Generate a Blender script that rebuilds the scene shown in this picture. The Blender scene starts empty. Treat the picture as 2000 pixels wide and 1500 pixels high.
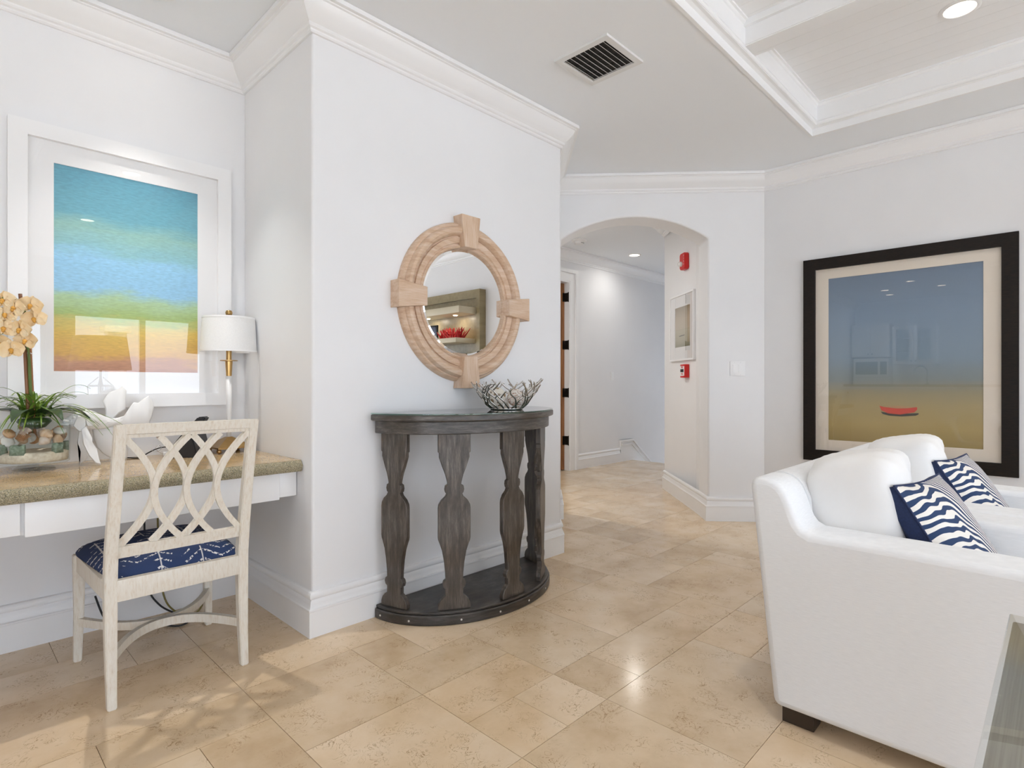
import bpy, bmesh, math, random
from mathutils import Vector, Matrix
S = bpy.context.scene
COL = S.collection
rnd = random.Random(7)
PI = math.pi

# ------------------------------------------------------------------ camera
AZ = 44.24
cd = bpy.data.cameras.new('camera'); cam = bpy.data.objects.new('camera', cd); COL.objects.link(cam)
cam.location = (0, 0, 1.09)
cam.rotation_euler = (math.radians(90), 0, math.radians(AZ - 90))
cd.sensor_width = 36; cd.lens = 1104.8 / 2000 * 36; cd.shift_y = -1.7 / 2000
cd.clip_start = 0.03
S.camera = cam
# ------------------------------------------------------------------ world, exposure
S.view_settings.view_transform = 'Standard'; S.view_settings.look = 'None'
S.view_settings.gamma = 1; S.view_settings.use_curve_mapping = False
S.view_settings.exposure = -0.05
S.cycles.use_denoising = True
S.cycles.max_bounces = 12; S.cycles.diffuse_bounces = 7; S.cycles.transparent_max_bounces = 12
S.cycles.sample_clamp_indirect = 6
w = bpy.data.worlds.new('world'); S.world = w; w.use_nodes = True
bg = w.node_tree.nodes['Background']
bg.inputs[0].default_value = (0.82, 0.935, 1.11, 1); bg.inputs[1].default_value = 4.8
sl = bpy.data.lights.new('sun', 'SUN'); sl.energy = 26; sl.angle = math.radians(1); sl.color = (1, .99, .98)
so_ = bpy.data.objects.new('sun', sl); COL.objects.link(so_); so_.rotation_euler = (math.radians(-32), math.radians(8), 0)   # high behind the house, lights the terrace only
SPOT_W = 4.0          # watts of one recessed ceiling lamp

def portal(loc, rot, sx, sy):
    l = bpy.data.lights.new('window_portal', 'AREA'); l.shape = 'RECTANGLE'; l.size = sx; l.size_y = sy
    l.cycles.is_portal = True
    o = bpy.data.objects.new('window_portal', l); COL.objects.link(o); o.location = loc; o.rotation_euler = rot
# windows are in the wall behind the camera (y = -3.4); the one beside the kitchen is added for side light
portal((0.2, -3.45, 1.03), (math.radians(90), 0, 0), 8.9, 2.06)
portal((-4.32, -2.4, 1.03), (math.radians(90), 0, math.radians(-90)), 1.8, 2.06)
portal((9.34, 3.325, 1.2), (math.radians(90), 0, math.radians(90)), .45, 1.4)

# ------------------------------------------------------------------ materials
MATS = {}
def nt(name):
    m = bpy.data.materials.new(name); m.use_nodes = True; MATS[name] = m
    t = m.node_tree; b = t.nodes['Principled BSDF']
    return m, t, b
def N(t, typ, **kw):
    n = t.nodes.new(typ)
    for k, v in kw.items():
        if k.startswith('i_'): 
            key = k[2:]
            n.inputs[int(key) if key.isdigit() else key.replace('_', ' ')].default_value = v
        else: setattr(n, k, v)
    return n
def L(t, a, b): t.links.new(a, b)
def plain(name, col, rough=.5, metal=0, spec=.5, coat=0, alpha=None, emit=None, es=0, trans=0):
    m, t, b = nt(name)
    b.inputs['Base Color'].default_value = (*col, 1); b.inputs['Roughness'].default_value = rough
    b.inputs['Metallic'].default_value = metal; b.inputs['Specular IOR Level'].default_value = spec
    b.inputs['Coat Weight'].default_value = coat; b.inputs['Transmission Weight'].default_value = trans
    if emit: b.inputs['Emission Color'].default_value = (*emit, 1); b.inputs['Emission Strength'].default_value = es
    return m
def ramp(t, stops, interp='LINEAR'):
    r = t.nodes.new('ShaderNodeValToRGB'); e = r.color_ramp; e.interpolation = interp
    while len(e.elements) < len(stops): e.elements.new(0.5)
    for el, (p, c) in zip(e.elements, stops): el.position = p; el.color = (*c, 1) if len(c) == 3 else c
    return r
def coords(t, kind='Object', scale=(1, 1, 1), rnd_off=False, rot=(0, 0, 0)):
    tc = N(t, 'ShaderNodeTexCoord'); mp = N(t, 'ShaderNodeMapping')
    mp.inputs['Scale'].default_value = scale; mp.inputs['Rotation'].default_value = rot
    L(t, tc.outputs[kind], mp.inputs['Vector'])
    if rnd_off:
        oi = N(t, 'ShaderNodeObjectInfo'); mu = N(t, 'ShaderNodeMath', operation='MULTIPLY'); mu.inputs[1].default_value = 57.0
        L(t, oi.outputs['Random'], mu.inputs[0]); L(t, mu.outputs[0], mp.inputs['Location'])
    return mp.outputs[0]
def grainy(name, c1, c2, scale, stretch=(1, 1, 1), rough=.5, bump=0.0, detail=6, lo=.35, hi=.65, spec=.5, rnd_off=False, metal=0, rough2=None, dist=0):
    m, t, b = nt(name)
    v = coords(t, 'Object', stretch, rnd_off)
    n = N(t, 'ShaderNodeTexNoise'); n.inputs['Scale'].default_value = scale; n.inputs['Detail'].default_value = detail
    n.inputs['Distortion'].default_value = dist
    L(t, v, n.inputs['Vector'])
    r = ramp(t, [(lo, c1), (hi, c2)]); L(t, n.outputs['Fac'], r.inputs[0]); L(t, r.outputs[0], b.inputs['Base Color'])
    b.inputs['Roughness'].default_value = rough; b.inputs['Specular IOR Level'].default_value = spec; b.inputs['Metallic'].default_value = metal
    if bump:
        bp = N(t, 'ShaderNodeBump'); bp.inputs['Strength'].default_value = bump; bp.inputs['Distance'].default_value = .01
        L(t, n.outputs['Fac'], bp.inputs['Height']); L(t, bp.outputs[0], b.inputs['Normal'])
    return m

wallm = grainy('wall_paint', (.80, .80, .805), (.83, .83, .835), 1.5, rough=.55, spec=.3)
ceilm = plain('ceiling_paint', (.85, .875, .90), .7, spec=.2)
trimm = plain('trim_paint', (.86, .86, .86), .32, spec=.5)
cofm = plain('coffer_paint', (.87, .875, .88), .45)
whitem = plain('white_lacquer', (.86, .86, .86), .3)
resin = plain('white_resin', (.76, .76, .755), .5)
blackm = plain('black_plastic', (.012, .012, .014), .3)
brass = grainy('aged_brass', (.36, .22, .08), (.50, .32, .13), 9, rough=.28, metal=1)
chrome = plain('silver_metal', (.56, .54, .51), .22, 1)
linen = grainy('lamp_linen', (.78, .78, .77), (.84, .84, .83), 300, (1, 1, 1), .9, .05)
redm = plain('alarm_red', (.62, .012, .010), .35)
steel = plain('dark_hinge', (.03, .025, .02), .4, .8)
door_wood = grainy('door_wood', (.22, .085, .025), (.36, .16, .055), 5, (6, 6, .6), .4)
cablem = plain('black_cable', (.012, .012, .012), .5)
cable2 = plain('olive_cable', (.20, .16, .04), .5)
mirrorm = plain('mirror_glass', (.92, .92, .92), .0, 1)
navy = grainy('navy_cloth', (.006, .016, .062), (.010, .024, .085), 200, rough=.75)
dark_leg = plain('dark_wood_leg', (.035, .022, .014), .35)
dust_m = plain('dust_nail', (.7, .68, .62), .8)
tan = grainy('olive_laminate', (.25, .20, .105), (.31, .25, .14), 3, (1, 8, 8), .35)
tan_l = plain('pale_laminate', (.56, .50, .36), .35)
coralred = plain('red_coral', (.45, .006, .008), .5)
vent_dark = plain('vent_dark', (.012, .011, .010), .6)
sandm = grainy('sand', (.62, .52, .40), (.76, .68, .56), 90, rough=.95)
netm = grainy('green_net', (.16, .22, .16), (.30, .37, .30), 120, rough=.9)
leafd = grainy('dark_leaf', (.008, .025, .006), (.03, .07, .015), 6, rough=.35)
bladem = grainy('grass_blade', (.05, .14, .015), (.30, .42, .06), 5, (1, 1, 2), .4, rnd_off=True)
stakem = grainy('bamboo_stake', (.16, .055, .015), (.32, .14, .05), 14, (1, 1, .3), .45)
stem_m = plain('orchid_stem', (.10, .16, .03), .5)
petalm = grainy('orchid_petal', (.86, .63, .33), (.92, .77, .52), 12, rough=.6, rnd_off=True)
lipm = plain('orchid_lip', (.70, .36, .06), .5)
emit_m = plain('lamp_glow', (1, 1, 1), .5, emit=(1, .86, .66), es=9)
ventw = plain('vent_white', (.74, .74, .73), .4)
stepm = plain('stair_stone', (.6, .47, .32), .4)
stone_out = plain('terrace_stone', (.70, .70, .69), .8)

# polished limestone
m, t, b = nt('limestone')
v = coords(t, 'Object', (1, 1, 1), True)
n1 = N(t, 'ShaderNodeTexNoise'); n1.inputs['Scale'].default_value = 3.2; n1.inputs['Detail'].default_value = 9; n1.inputs['Roughness'].default_value = .62; L(t, v, n1.inputs[0])
r1 = ramp(t, [(.32, (.575, .430, .275)), (.5, (.690, .540, .370)), (.7, (.760, .630, .470))]); L(t, n1.outputs[0], r1.inputs[0])
oi = N(t, 'ShaderNodeObjectInfo')
r0 = ramp(t, [(0, (.90, .87, .83)), (.35, (1, 1, 1)), (.7, (1.0, .96, .91)), (1, (1.07, 1.08, 1.10))]); L(t, oi.outputs['Random'], r0.inputs[0])
mx = N(t, 'ShaderNodeMixRGB', blend_type='MULTIPLY'); mx.inputs[0].default_value = 1; L(t, r1.outputs[0], mx.inputs[1]); L(t, r0.outputs[0], mx.inputs[2])
n2 = N(t, 'ShaderNodeTexNoise'); n2.inputs['Scale'].default_value = 21; n2.inputs['Detail'].default_value = 4; n2.inputs['Distortion'].default_value = 2.4; L(t, v, n2.inputs[0])
r2 = ramp(t, [(.482, (0, 0, 0)), (.497, (1, 1, 1)), (.503, (1, 1, 1)), (.518, (0, 0, 0))]); L(t, n2.outputs[0], r2.inputs[0])
n3 = N(t, 'ShaderNodeTexNoise'); n3.inputs['Scale'].default_value = 11; n3.inputs['Detail'].default_value = 6; L(t, v, n3.inputs[0])
r3 = ramp(t, [(.47, (0, 0, 0)), (.60, (1, 1, 1))]); L(t, n3.outputs[0], r3.inputs[0])
mm = N(t, 'ShaderNodeMath', operation='MULTIPLY'); L(t, r2.outputs[0], mm.inputs[0]); L(t, r3.outputs[0], mm.inputs[1])
mm2 = N(t, 'ShaderNodeMath', operation='MULTIPLY'); L(t, mm.outputs[0], mm2.inputs[0]); mm2.inputs[1].default_value = .80
mx2 = N(t, 'ShaderNodeMixRGB'); L(t, mm2.outputs[0], mx2.inputs[0]); L(t, mx.outputs[0], mx2.inputs[1]); mx2.inputs[2].default_value = (.26, .15, .06, 1)
L(t, mx2.outputs[0], b.inputs['Base Color']); b.inputs['Roughness'].default_value = .16; b.inputs['Specular IOR Level'].default_value = .45
stone = m
grout = plain('grout', (.34, .25, .16), .8)

# granite
m, t, b = nt('granite')
v = coords(t)
n1 = N(t, 'ShaderNodeTexNoise'); n1.inputs['Scale'].default_value = 6; n1.inputs['Detail'].default_value = 5; L(t, v, n1.inputs[0])
r1 = ramp(t, [(.3, (.34, .20, .08)), (.55, (.48, .31, .14)), (.75, (.56, .40, .22))]); L(t, n1.outputs[0], r1.inputs[0])
n2 = N(t, 'ShaderNodeTexVoronoi'); n2.inputs['Scale'].default_value = 300; L(t, v, n2.inputs[0])
r2 = ramp(t, [(.12, (.13, .14, .10)), (.30, (.34, .33, .24)), (.62, (.70, .62, .45))]); L(t, n2.outputs['Color'], r2.inputs[0])
geo = N(t, 'ShaderNodeNewGeometry'); sx = N(t, 'ShaderNodeSeparateXYZ'); L(t, geo.outputs['Normal'], sx.inputs[0])
mxx = N(t, 'ShaderNodeMixRGB'); mxx.inputs[0].default_value = .22; L(t, r1.outputs[0], mxx.inputs[1]); L(t, r2.outputs[0], mxx.inputs[2])
L(t, mxx.outputs[0], b.inputs['Base Color']); b.inputs['Roughness'].default_value = .12
granite = m
m, t, b = nt('granite_rough_edge')
v = coords(t)
n2 = N(t, 'ShaderNodeTexVoronoi'); n2.inputs['Scale'].default_value = 480; L(t, v, n2.inputs[0])
r2 = ramp(t, [(.1, (.13, .12, .08)), (.35, (.32, .29, .19)), (.6, (.50, .42, .25)), (.9, (.60, .56, .44))]); L(t, n2.outputs['Color'], r2.inputs[0]); L(t, r2.outputs[0], b.inputs['Base Color'])
bp = N(t, 'ShaderNodeBump'); bp.inputs['Strength'].default_value = .8; bp.inputs['Distance'].default_value = .004; L(t, n2.outputs['Distance'], bp.inputs['Height']); L(t, bp.outputs[0], b.inputs['Normal'])
b.inputs['Roughness'].default_value = .45
granite_e = m

# chair distressed paint
m, t, b = nt('distressed_cream')
v = coords(t, 'Object', (9, 9, 1.6))
n1 = N(t, 'ShaderNodeTexNoise'); n1.inputs['Scale'].default_value = 14; n1.inputs['Detail'].default_value = 8; n1.inputs['Roughness'].default_value = .7; L(t, v, n1.inputs[0])
r1 = ramp(t, [(.22, (.40, .27, .16)), (.34, (.66, .58, .47)), (.5, (.74, .69, .60)), (.8, (.80, .77, .70))]); L(t, n1.outputs[0], r1.inputs[0])
L(t, r1.outputs[0], b.inputs['Base Color']); b.inputs['Roughness'].default_value = .5
bp = N(t, 'ShaderNodeBump'); bp.inputs['Strength'].default_value = .15; bp.inputs['Distance'].default_value = .002; L(t, n1.outputs[0], bp.inputs['Height']); L(t, bp.outputs[0], b.inputs['Normal'])
cream = m
rawwood = plain('bare_wood_edge', (.66, .44, .26), .5)

# weathered dark wood
def weathered(name, c, st=(10, 10, 1.3)):
    m, t, b = nt(name)
    v = coords(t, 'Object', st)
    n1 = N(t, 'ShaderNodeTexNoise'); n1.inputs['Scale'].default_value = 6; n1.inputs['Detail'].default_value = 9; n1.inputs['Roughness'].default_value = .72; L(t, v, n1.inputs[0])
    r1 = ramp(t, [(.3, tuple(x * .28 for x in c)), (.52, c), (.72, tuple(min(1, x * 2.3) for x in c))]); L(t, n1.outputs[0], r1.inputs[0])
    v2 = coords(t, 'Object', (1, 1, 1))
    n2 = N(t, 'ShaderNodeTexNoise'); n2.inputs['Scale'].default_value = 5; L(t, v2, n2.inputs[0])
    r2 = ramp(t, [(.35, (.75, .66, .56)), (.65, (1.05, 1.08, 1.12))]); L(t, n2.outputs[0], r2.inputs[0])
    mx = N(t, 'ShaderNodeMixRGB', blend_type='MULTIPLY'); mx.inputs[0].default_value = 1; L(t, r1.outputs[0], mx.inputs[1]); L(t, r2.outputs[0], mx.inputs[2])
    L(t, mx.outputs[0], b.inputs['Base Color']); b.inputs['Roughness'].default_value = .38
    bp = N(t, 'ShaderNodeBump'); bp.inputs['Strength'].default_value = .25; bp.inputs['Distance'].default_value = .002; L(t, n1.outputs[0], bp.inputs['Height']); L(t, bp.outputs[0], b.inputs['Normal'])
    return m
dwood = weathered('weathered_dark_wood', (.092, .078, .066))
dwood_h = weathered('weathered_apron_wood', (.085, .074, .064), (1.3, 2.5, 14))
dwood_top = weathered('weathered_black_wood', (.055, .049, .044), (1.3, 2.5, 14))
greywood = weathered('grey_table_wood', (.30, .265, .225))
# pickled mirror wood
m, t, b = nt('pickled_wood')
v = coords(t, 'Object', (1, 4, 9))
n1 = N(t, 'ShaderNodeTexNoise'); n1.inputs['Scale'].default_value = 6; n1.inputs['Detail'].default_value = 9; n1.inputs['Roughness'].default_value = .65; L(t, v, n1.inputs[0])
r1 = ramp(t, [(.3, (.48, .31, .20)), (.5, (.60, .43, .30)), (.72, (.70, .57, .46))]); L(t, n1.outputs[0], r1.inputs[0]); L(t, r1.outputs[0], b.inputs['Base Color'])
b.inputs['Roughness'].default_value = .55
pickled = m
# white upholstery
m, t, b = nt('white_upholstery')
v = coords(t, 'Object', (4, 4, 60))
n1 = N(t, 'ShaderNodeTexNoise'); n1.inputs['Scale'].default_value = 9; n1.inputs['Detail'].default_value = 5; L(t, v, n1.inputs[0])
r1 = ramp(t, [(.3, (.79, .80, .81)), (.7, (.845, .855, .865))]); L(t, n1.outputs[0], r1.inputs[0]); L(t, r1.outputs[0], b.inputs['Base Color'])
bp = N(t, 'ShaderNodeBump'); bp.inputs['Strength'].default_value = .08; bp.inputs['Distance'].default_value = .002; L(t, n1.outputs[0], bp.inputs['Height']); L(t, bp.outputs[0], b.inputs['Normal'])
b.inputs['Roughness'].default_value = .85; b.inputs['Specular IOR Level'].default_value = .2
uph = m
cush = grainy('white_cushion_cloth', (.80, .79, .775), (.84, .835, .825), 6, rough=.85, spec=.2)

# seat fabric: navy with broken white chevrons
m, t, b = nt('chevron_fabric')
tc = N(t, 'ShaderNodeTexCoord'); sp = N(t, 'ShaderNodeSeparateXYZ'); L(t, tc.outputs['Object'], sp.inputs[0])
def M2(op, a, bb=None):
    n = N(t, 'ShaderNodeMath', operation=op)
    for k, q in enumerate((a, bb)):
        if q is None: continue
        if isinstance(q, (int, float)): n.inputs[k].default_value = q
        else: L(t, q, n.inputs[k])
    return n.outputs[0]
pp = M2('PINGPONG', M2('ADD', sp.outputs[0], 5.0), .068)
nz = N(t, 'ShaderNodeTexNoise'); nz.inputs['Scale'].default_value = 7; L(t, tc.outputs['Object'], nz.inputs[0])
ph = M2('ADD', M2('ADD', sp.outputs[1], M2('MULTIPLY', sp.outputs[2], .8)), M2('ADD', M2('MULTIPLY', pp, .75), M2('MULTIPLY', nz.outputs[0], .05)))
fr = M2('PINGPONG', ph, .021)
line = M2('LESS_THAN', fr, .0048)
spine = M2('MULTIPLY', M2('LESS_THAN', M2('PINGPONG', M2('ADD', sp.outputs[0], 5.0), .068), .0022), .8)
nz2 = N(t, 'ShaderNodeTexNoise'); nz2.inputs['Scale'].default_value = 130; nz2.inputs['Detail'].default_value = 3; L(t, tc.outputs['Object'], nz2.inputs[0])
br = M2('GREATER_THAN', nz2.outputs[0], .5)
nz3 = N(t, 'ShaderNodeTexNoise'); nz3.inputs['Scale'].default_value = 14; L(t, tc.outputs['Object'], nz3.inputs[0])
br2 = M2('GREATER_THAN', nz3.outputs[0], .43)
fac = M2('MAXIMUM', M2('MULTIPLY', M2('MULTIPLY', line, br), br2), M2('MULTIPLY', spine, br2))
mx = N(t, 'ShaderNodeMixRGB'); L(t, fac, mx.inputs[0]); mx.inputs[1].default_value = (.010, .028, .095, 1); mx.inputs[2].default_value = (.62, .60, .58, 1)
L(t, mx.outputs[0], b.inputs['Base Color']); b.inputs['Roughness'].default_value = .8
chev = m

# zebra fabric (object coords of the panel: x right, z up)
m, t, b = nt('zebra_fabric')
tc = N(t, 'ShaderNodeTexCoord'); sp = N(t, 'ShaderNodeSeparateXYZ'); L(t, tc.outputs['Object'], sp.inputs[0])
nz = N(t, 'ShaderNodeTexNoise'); nz.inputs['Scale'].default_value = 8.0; nz.inputs['Detail'].default_value = 1.5; L(t, tc.outputs['Object'], nz.inputs[0])
nzb = N(t, 'ShaderNodeTexNoise'); nzb.inputs['Scale'].default_value = 20.0; nzb.inputs['Detail'].default_value = 0; L(t, tc.outputs['Object'], nzb.inputs[0])
xr = M2('MAXIMUM', M2('ADD', sp.outputs[0], .03), 0.0)
ph = M2('ADD', M2('ADD', sp.outputs[2], M2('MULTIPLY', M2('MULTIPLY', xr, xr), 7.5)), M2('ADD', M2('MULTIPLY', nz.outputs[0], .070), M2('MULTIPLY', nzb.outputs[0], .016)))
fr = M2('PINGPONG', ph, .0150)
st = M2('LESS_THAN', fr, .0076)
mx = N(t, 'ShaderNodeMixRGB'); L(t, st, mx.inputs[0]); mx.inputs[1].default_value = (.80, .76, .70, 1); mx.inputs[2].default_value = (.008, .034, .105, 1)
L(t, mx.outputs[0], b.inputs['Base Color']); b.inputs['Roughness'].default_value = .75
zebra = m

# art on the desk wall: horizontal bands of colour
m, t, b = nt('abstract_art')
tc = N(t, 'ShaderNodeTexCoord'); mp = N(t, 'ShaderNodeMapping'); mp.inputs['Scale'].default_value = (1.2, 1, 5); L(t, tc.outputs['Object'], mp.inputs[0])
n1 = N(t, 'ShaderNodeTexNoise'); n1.inputs['Scale'].default_value = 2.4; n1.inputs['Detail'].default_value = 9; n1.inputs['Roughness'].default_value = .65; L(t, mp.outputs[0], n1.inputs[0])
sp = N(t, 'ShaderNodeSeparateXYZ'); L(t, tc.outputs['Object'], sp.inputs[0])
h = M2('ADD', M2('MULTIPLY', sp.outputs[2], 1 / .885), M2('MULTIPLY', M2('SUBTRACT', n1.outputs[0], .5), .20))
r = ramp(t, [(0, (.42, .20, .12)), (.05, (.50, .26, .15)), (.085, (.62, .36, .08)), (.20, (.68, .47, .09)), (.25, (.58, .50, .14)), (.285, (.34, .47, .15)), (.36, (.38, .56, .32)), (.41, (.27, .53, .74)), (.56, (.28, .56, .78)), (.61, (.24, .50, .56)), (.70, (.24, .47, .42)), (.79, (.11, .36, .45)), (1, (.08, .31, .42))])
L(t, h, r.inputs[0])
wv = N(t, 'ShaderNodeTexNoise'); wv.inputs['Scale'].default_value = 45; mp2 = N(t, 'ShaderNodeMapping'); mp2.inputs['Scale'].default_value = (1, 1, 4); L(t, tc.outputs['Object'], mp2.inputs[0]); L(t, mp2.outputs[0], wv.inputs[0])
rr = ramp(t, [(.3, (.86, .86, .86)), (.7, (1.08, 1.08, 1.08))]); L(t, wv.outputs[0], rr.inputs[0])
mx = N(t, 'ShaderNodeMixRGB', blend_type='MULTIPLY'); mx.inputs[0].default_value = 1; L(t, r.outputs[0], mx.inputs[1]); L(t, rr.outputs[0], mx.inputs[2])
L(t, mx.outputs[0], b.inputs['Base Color']); b.inputs['Roughness'].default_value = .6
art1 = m
# art with the boat
m, t, b = nt('boat_art')
tc = N(t, 'ShaderNodeTexCoord'); mp = N(t, 'ShaderNodeMapping'); mp.inputs['Scale'].default_value = (1, 1, 14); L(t, tc.outputs['Object'], mp.inputs[0])
n1 = N(t, 'ShaderNodeTexNoise'); n1.inputs['Scale'].default_value = 1.6; n1.inputs['Detail'].default_value = 6; L(t, mp.outputs[0], n1.inputs[0])
sp = N(t, 'ShaderNodeSeparateXYZ'); L(t, tc.outputs['Object'], sp.inputs[0])
h = M2('ADD', M2('MULTIPLY', sp.outputs[2], 1 / 1.177), M2('MULTIPLY', M2('SUBTRACT', n1.outputs[0], .5), .05))
r = ramp(t, [(0, (.26, .185, .055)), (.10, (.34, .25, .085)), (.22, (.32, .25, .11)), (.30, (.25, .22, .135)), (.37, (.17, .20, .20)), (.50, (.16, .225, .29)), (.75, (.15, .215, .30)), (1, (.10, .15, .225))])
L(t, h, r.inputs[0]); L(t, r.outputs[0], b.inputs['Base Color']); b.inputs['Roughness'].default_value = .6
art2 = m
m, t, b = nt('hall_art')
tc = N(t, 'ShaderNodeTexCoord'); sp = N(t, 'ShaderNodeSeparateXYZ'); L(t, tc.outputs['Object'], sp.inputs[0])
r = ramp(t, [(0, (.25, .24, .16)), (.2, (.42, .40, .29)), (.42, (.50, .47, .36)), (.43, (.40, .37, .27)), (.44, (.52, .46, .36)), (.7, (.50, .43, .33)), (1, (.30, .25, .17))])
L(t, M2('MULTIPLY', sp.outputs[2], 1 / .382), r.inputs[0]); L(t, r.outputs[0], b.inputs['Base Color'])
art3 = m
boat_red = plain('boat_red', (.52, .040, .020), .6)
boat_in = plain('boat_inside', (.40, .22, .10), .6)
matm = plain('mat_board', (.82, .82, .82), .7)
matcream = plain('cream_mat_board', (.66, .59, .50), .7)
espresso = grainy('espresso_frame', (.006, .004, .003), (.014, .009, .006), 30, (1, 1, 4), .5, spec=.25)
inkdark = plain('dark_ink', (.03, .03, .025), .6)
letterw = plain('white_letter', (.85, .85, .85), .5)

def glassmat(name, tint=(1, 1, 1), rough=0.0, ior=1.5, boost=1.0):
    m = bpy.data.materials.new(name); m.use_nodes = True; t = m.node_tree; t.nodes.clear()
    o = N(t, 'ShaderNodeOutputMaterial'); mix = N(t, 'ShaderNodeMixShader'); tr = N(t, 'ShaderNodeBsdfTransparent'); gl = N(t, 'ShaderNodeBsdfGlossy')
    tr.inputs[0].default_value = (*tint, 1); gl.inputs['Roughness'].default_value = rough
    fr = N(t, 'ShaderNodeFresnel'); fr.inputs[0].default_value = ior
    mu = N(t, 'ShaderNodeMath', operation='MULTIPLY'); mu.inputs[1].default_value = boost; L(t, fr.outputs[0], mu.inputs[0])
    ge = N(t, 'ShaderNodeNewGeometry'); iv = N(t, 'ShaderNodeMath', operation='SUBTRACT'); iv.inputs[0].default_value = 1; L(t, ge.outputs['Backfacing'], iv.inputs[1])
    m3 = N(t, 'ShaderNodeMath', operation='MULTIPLY'); L(t, mu.outputs[0], m3.inputs[0]); L(t, iv.outputs[0], m3.inputs[1]); mu = m3
    L(t, mu.outputs[0], mix.inputs[0]); L(t, tr.outputs[0], mix.inputs[1]); L(t, gl.outputs[0], mix.inputs[2]); L(t, mix.outputs[0], o.inputs[0])
    MATS[name] = m; return m
pane = glassmat('picture_glass', ior=1.5, boost=2.0)
clear = glassmat('clear_glass', (.97, .985, .98), ior=1.45, boost=.8)
tabglass = glassmat('table_glass', (.80, .93, .89), ior=1.6, boost=1.3)

# ------------------------------------------------------------------ helpers
def tag(o, label=None, cat=None, group=None, kind=None):
    if label: o['label'] = label
    if cat: o['category'] = cat
    if group: o['group'] = group
    if kind: o['kind'] = kind
    return o
def empty(name, loc, label, cat, group=None, rz=0):
    o = bpy.data.objects.new(name, None); COL.objects.link(o); o.location = loc; o.rotation_euler = (0, 0, rz)
    o.empty_display_size = .05
    return tag(o, label, cat, group)
def obj(name, bm, mat, parent=None, smooth=False, loc=None, rot=None, keep=False):
    if not keep: bmesh.ops.recalc_face_normals(bm, faces=bm.faces)
    me = bpy.data.meshes.new(name); bm.to_mesh(me); bm.free()
    for mm in (mat if isinstance(mat, (list, tuple)) else [mat]): me.materials.append(mm)
    if smooth:
        for p in me.polygons: p.use_smooth = True
    o = bpy.data.objects.new(name, me); COL.objects.link(o)
    if parent is not None: o.parent = parent
    if loc is not None: o.location = loc
    if rot is not None: o.rotation_euler = rot
    return o
def autosm(o, ang=35):
    for p in o.data.polygons: p.use_smooth = True
    try: o.data.set_sharp_from_angle(angle=math.radians(ang))
    except Exception: pass
    return o
def bx(bm, x0, x1, y0, y1, z0, z1, bev=0, seg=2):
    vs = [bm.verts.new(p) for p in ((x0, y0, z0), (x1, y0, z0), (x1, y1, z0), (x0, y1, z0), (x0, y0, z1), (x1, y0, z1), (x1, y1, z1), (x0, y1, z1))]
    fs = [bm.faces.new([vs[i] for i in q]) for q in ((0, 3, 2, 1), (4, 5, 6, 7), (0, 1, 5, 4), (1, 2, 6, 5), (2, 3, 7, 6), (3, 0, 4, 7))]
    if bev:
        es = list({e for f in fs for e in f.edges})
        bmesh.ops.bevel(bm, geom=es, offset=bev, segments=seg, affect='EDGES', profile=.5)
    return bm
def box(name, b6, mat, parent=None, bev=0, **k):
    bm = bmesh.new(); bx(bm, *b6, bev=bev); o = obj(name, bm, mat, parent, **k)
    if bev: autosm(o)
    return o
def prism(bm, pts, axis, a0, a1):
    """2D polygon pts extruded along axis ('x','y','z') from a0 to a1"""
    def P(p, a): return {'x': (a, p[0], p[1]), 'y': (p[0], a, p[1]), 'z': (p[0], p[1], a)}[axis]
    A = [bm.verts.new(P(p, a0)) for p in pts]; B = [bm.verts.new(P(p, a1)) for p in pts]
    n = len(pts)
    f1 = bm.faces.new(A); f2 = bm.faces.new(B[::-1])
    for i in range(n): bm.faces.new([A[i], B[i], B[(i + 1) % n], A[(i + 1) % n]])
    return bm
def lathe(bm, prof, seg=32, c=(0, 0), cap=True):
    rings = []
    for r, z in prof:
        if r < 1e-5: rings.append([bm.verts.new((c[0], c[1], z))])
        else: rings.append([bm.verts.new((c[0] + r * math.cos(2 * PI * i / seg), c[1] + r * math.sin(2 * PI * i / seg), z)) for i in range(seg)])
    for a, b in zip(rings, rings[1:]):
        for i in range(seg):
            j = (i + 1) % seg
            if len(a) == 1 and len(b) == 1: continue
            if len(a) == 1: bm.faces.new([a[0], b[i], b[j]])
            elif len(b) == 1: bm.faces.new([a[i], a[j], b[0]])
            else: bm.faces.new([a[i], a[j], b[j], b[i]])
    if cap:
        for r in (rings[0], rings[-1]):
            if len(r) > 2: bm.faces.new(r)
    return bm
def tube(bm, pts, rad, seg=8, cap=True):
    pts = [Vector(p) for p in pts]; n = len(pts)
    rads = rad if isinstance(rad, (list, tuple)) else [rad] * n
    up = Vector((0, 0, 1)); rings = []; prev = None
    for i, p in enumerate(pts):
        d = (pts[min(i + 1, n - 1)] - pts[max(i - 1, 0)]).normalized()
        if prev is None:
            a = d.cross(up)
            if a.length < 1e-3: a = d.cross(Vector((1, 0, 0)))
        else:
            a = prev - d * prev.dot(d)
            if a.length < 1e-4: a = d.cross(up)
        a.normalize(); prev = a; bvec = d.cross(a)
        rings.append([bm.verts.new(p + (a * math.cos(2 * PI * k / seg) + bvec * math.sin(2 * PI * k / seg)) * rads[i]) for k in range(seg)])
    for r1, r2 in zip(rings, rings[1:]):
        for k in range(seg): bm.faces.new([r1[k], r1[(k + 1) % seg], r2[(k + 1) % seg], r2[k]])
    if cap: bm.faces.new(rings[0][::-1]); bm.faces.new(rings[-1])
    return bm
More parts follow.
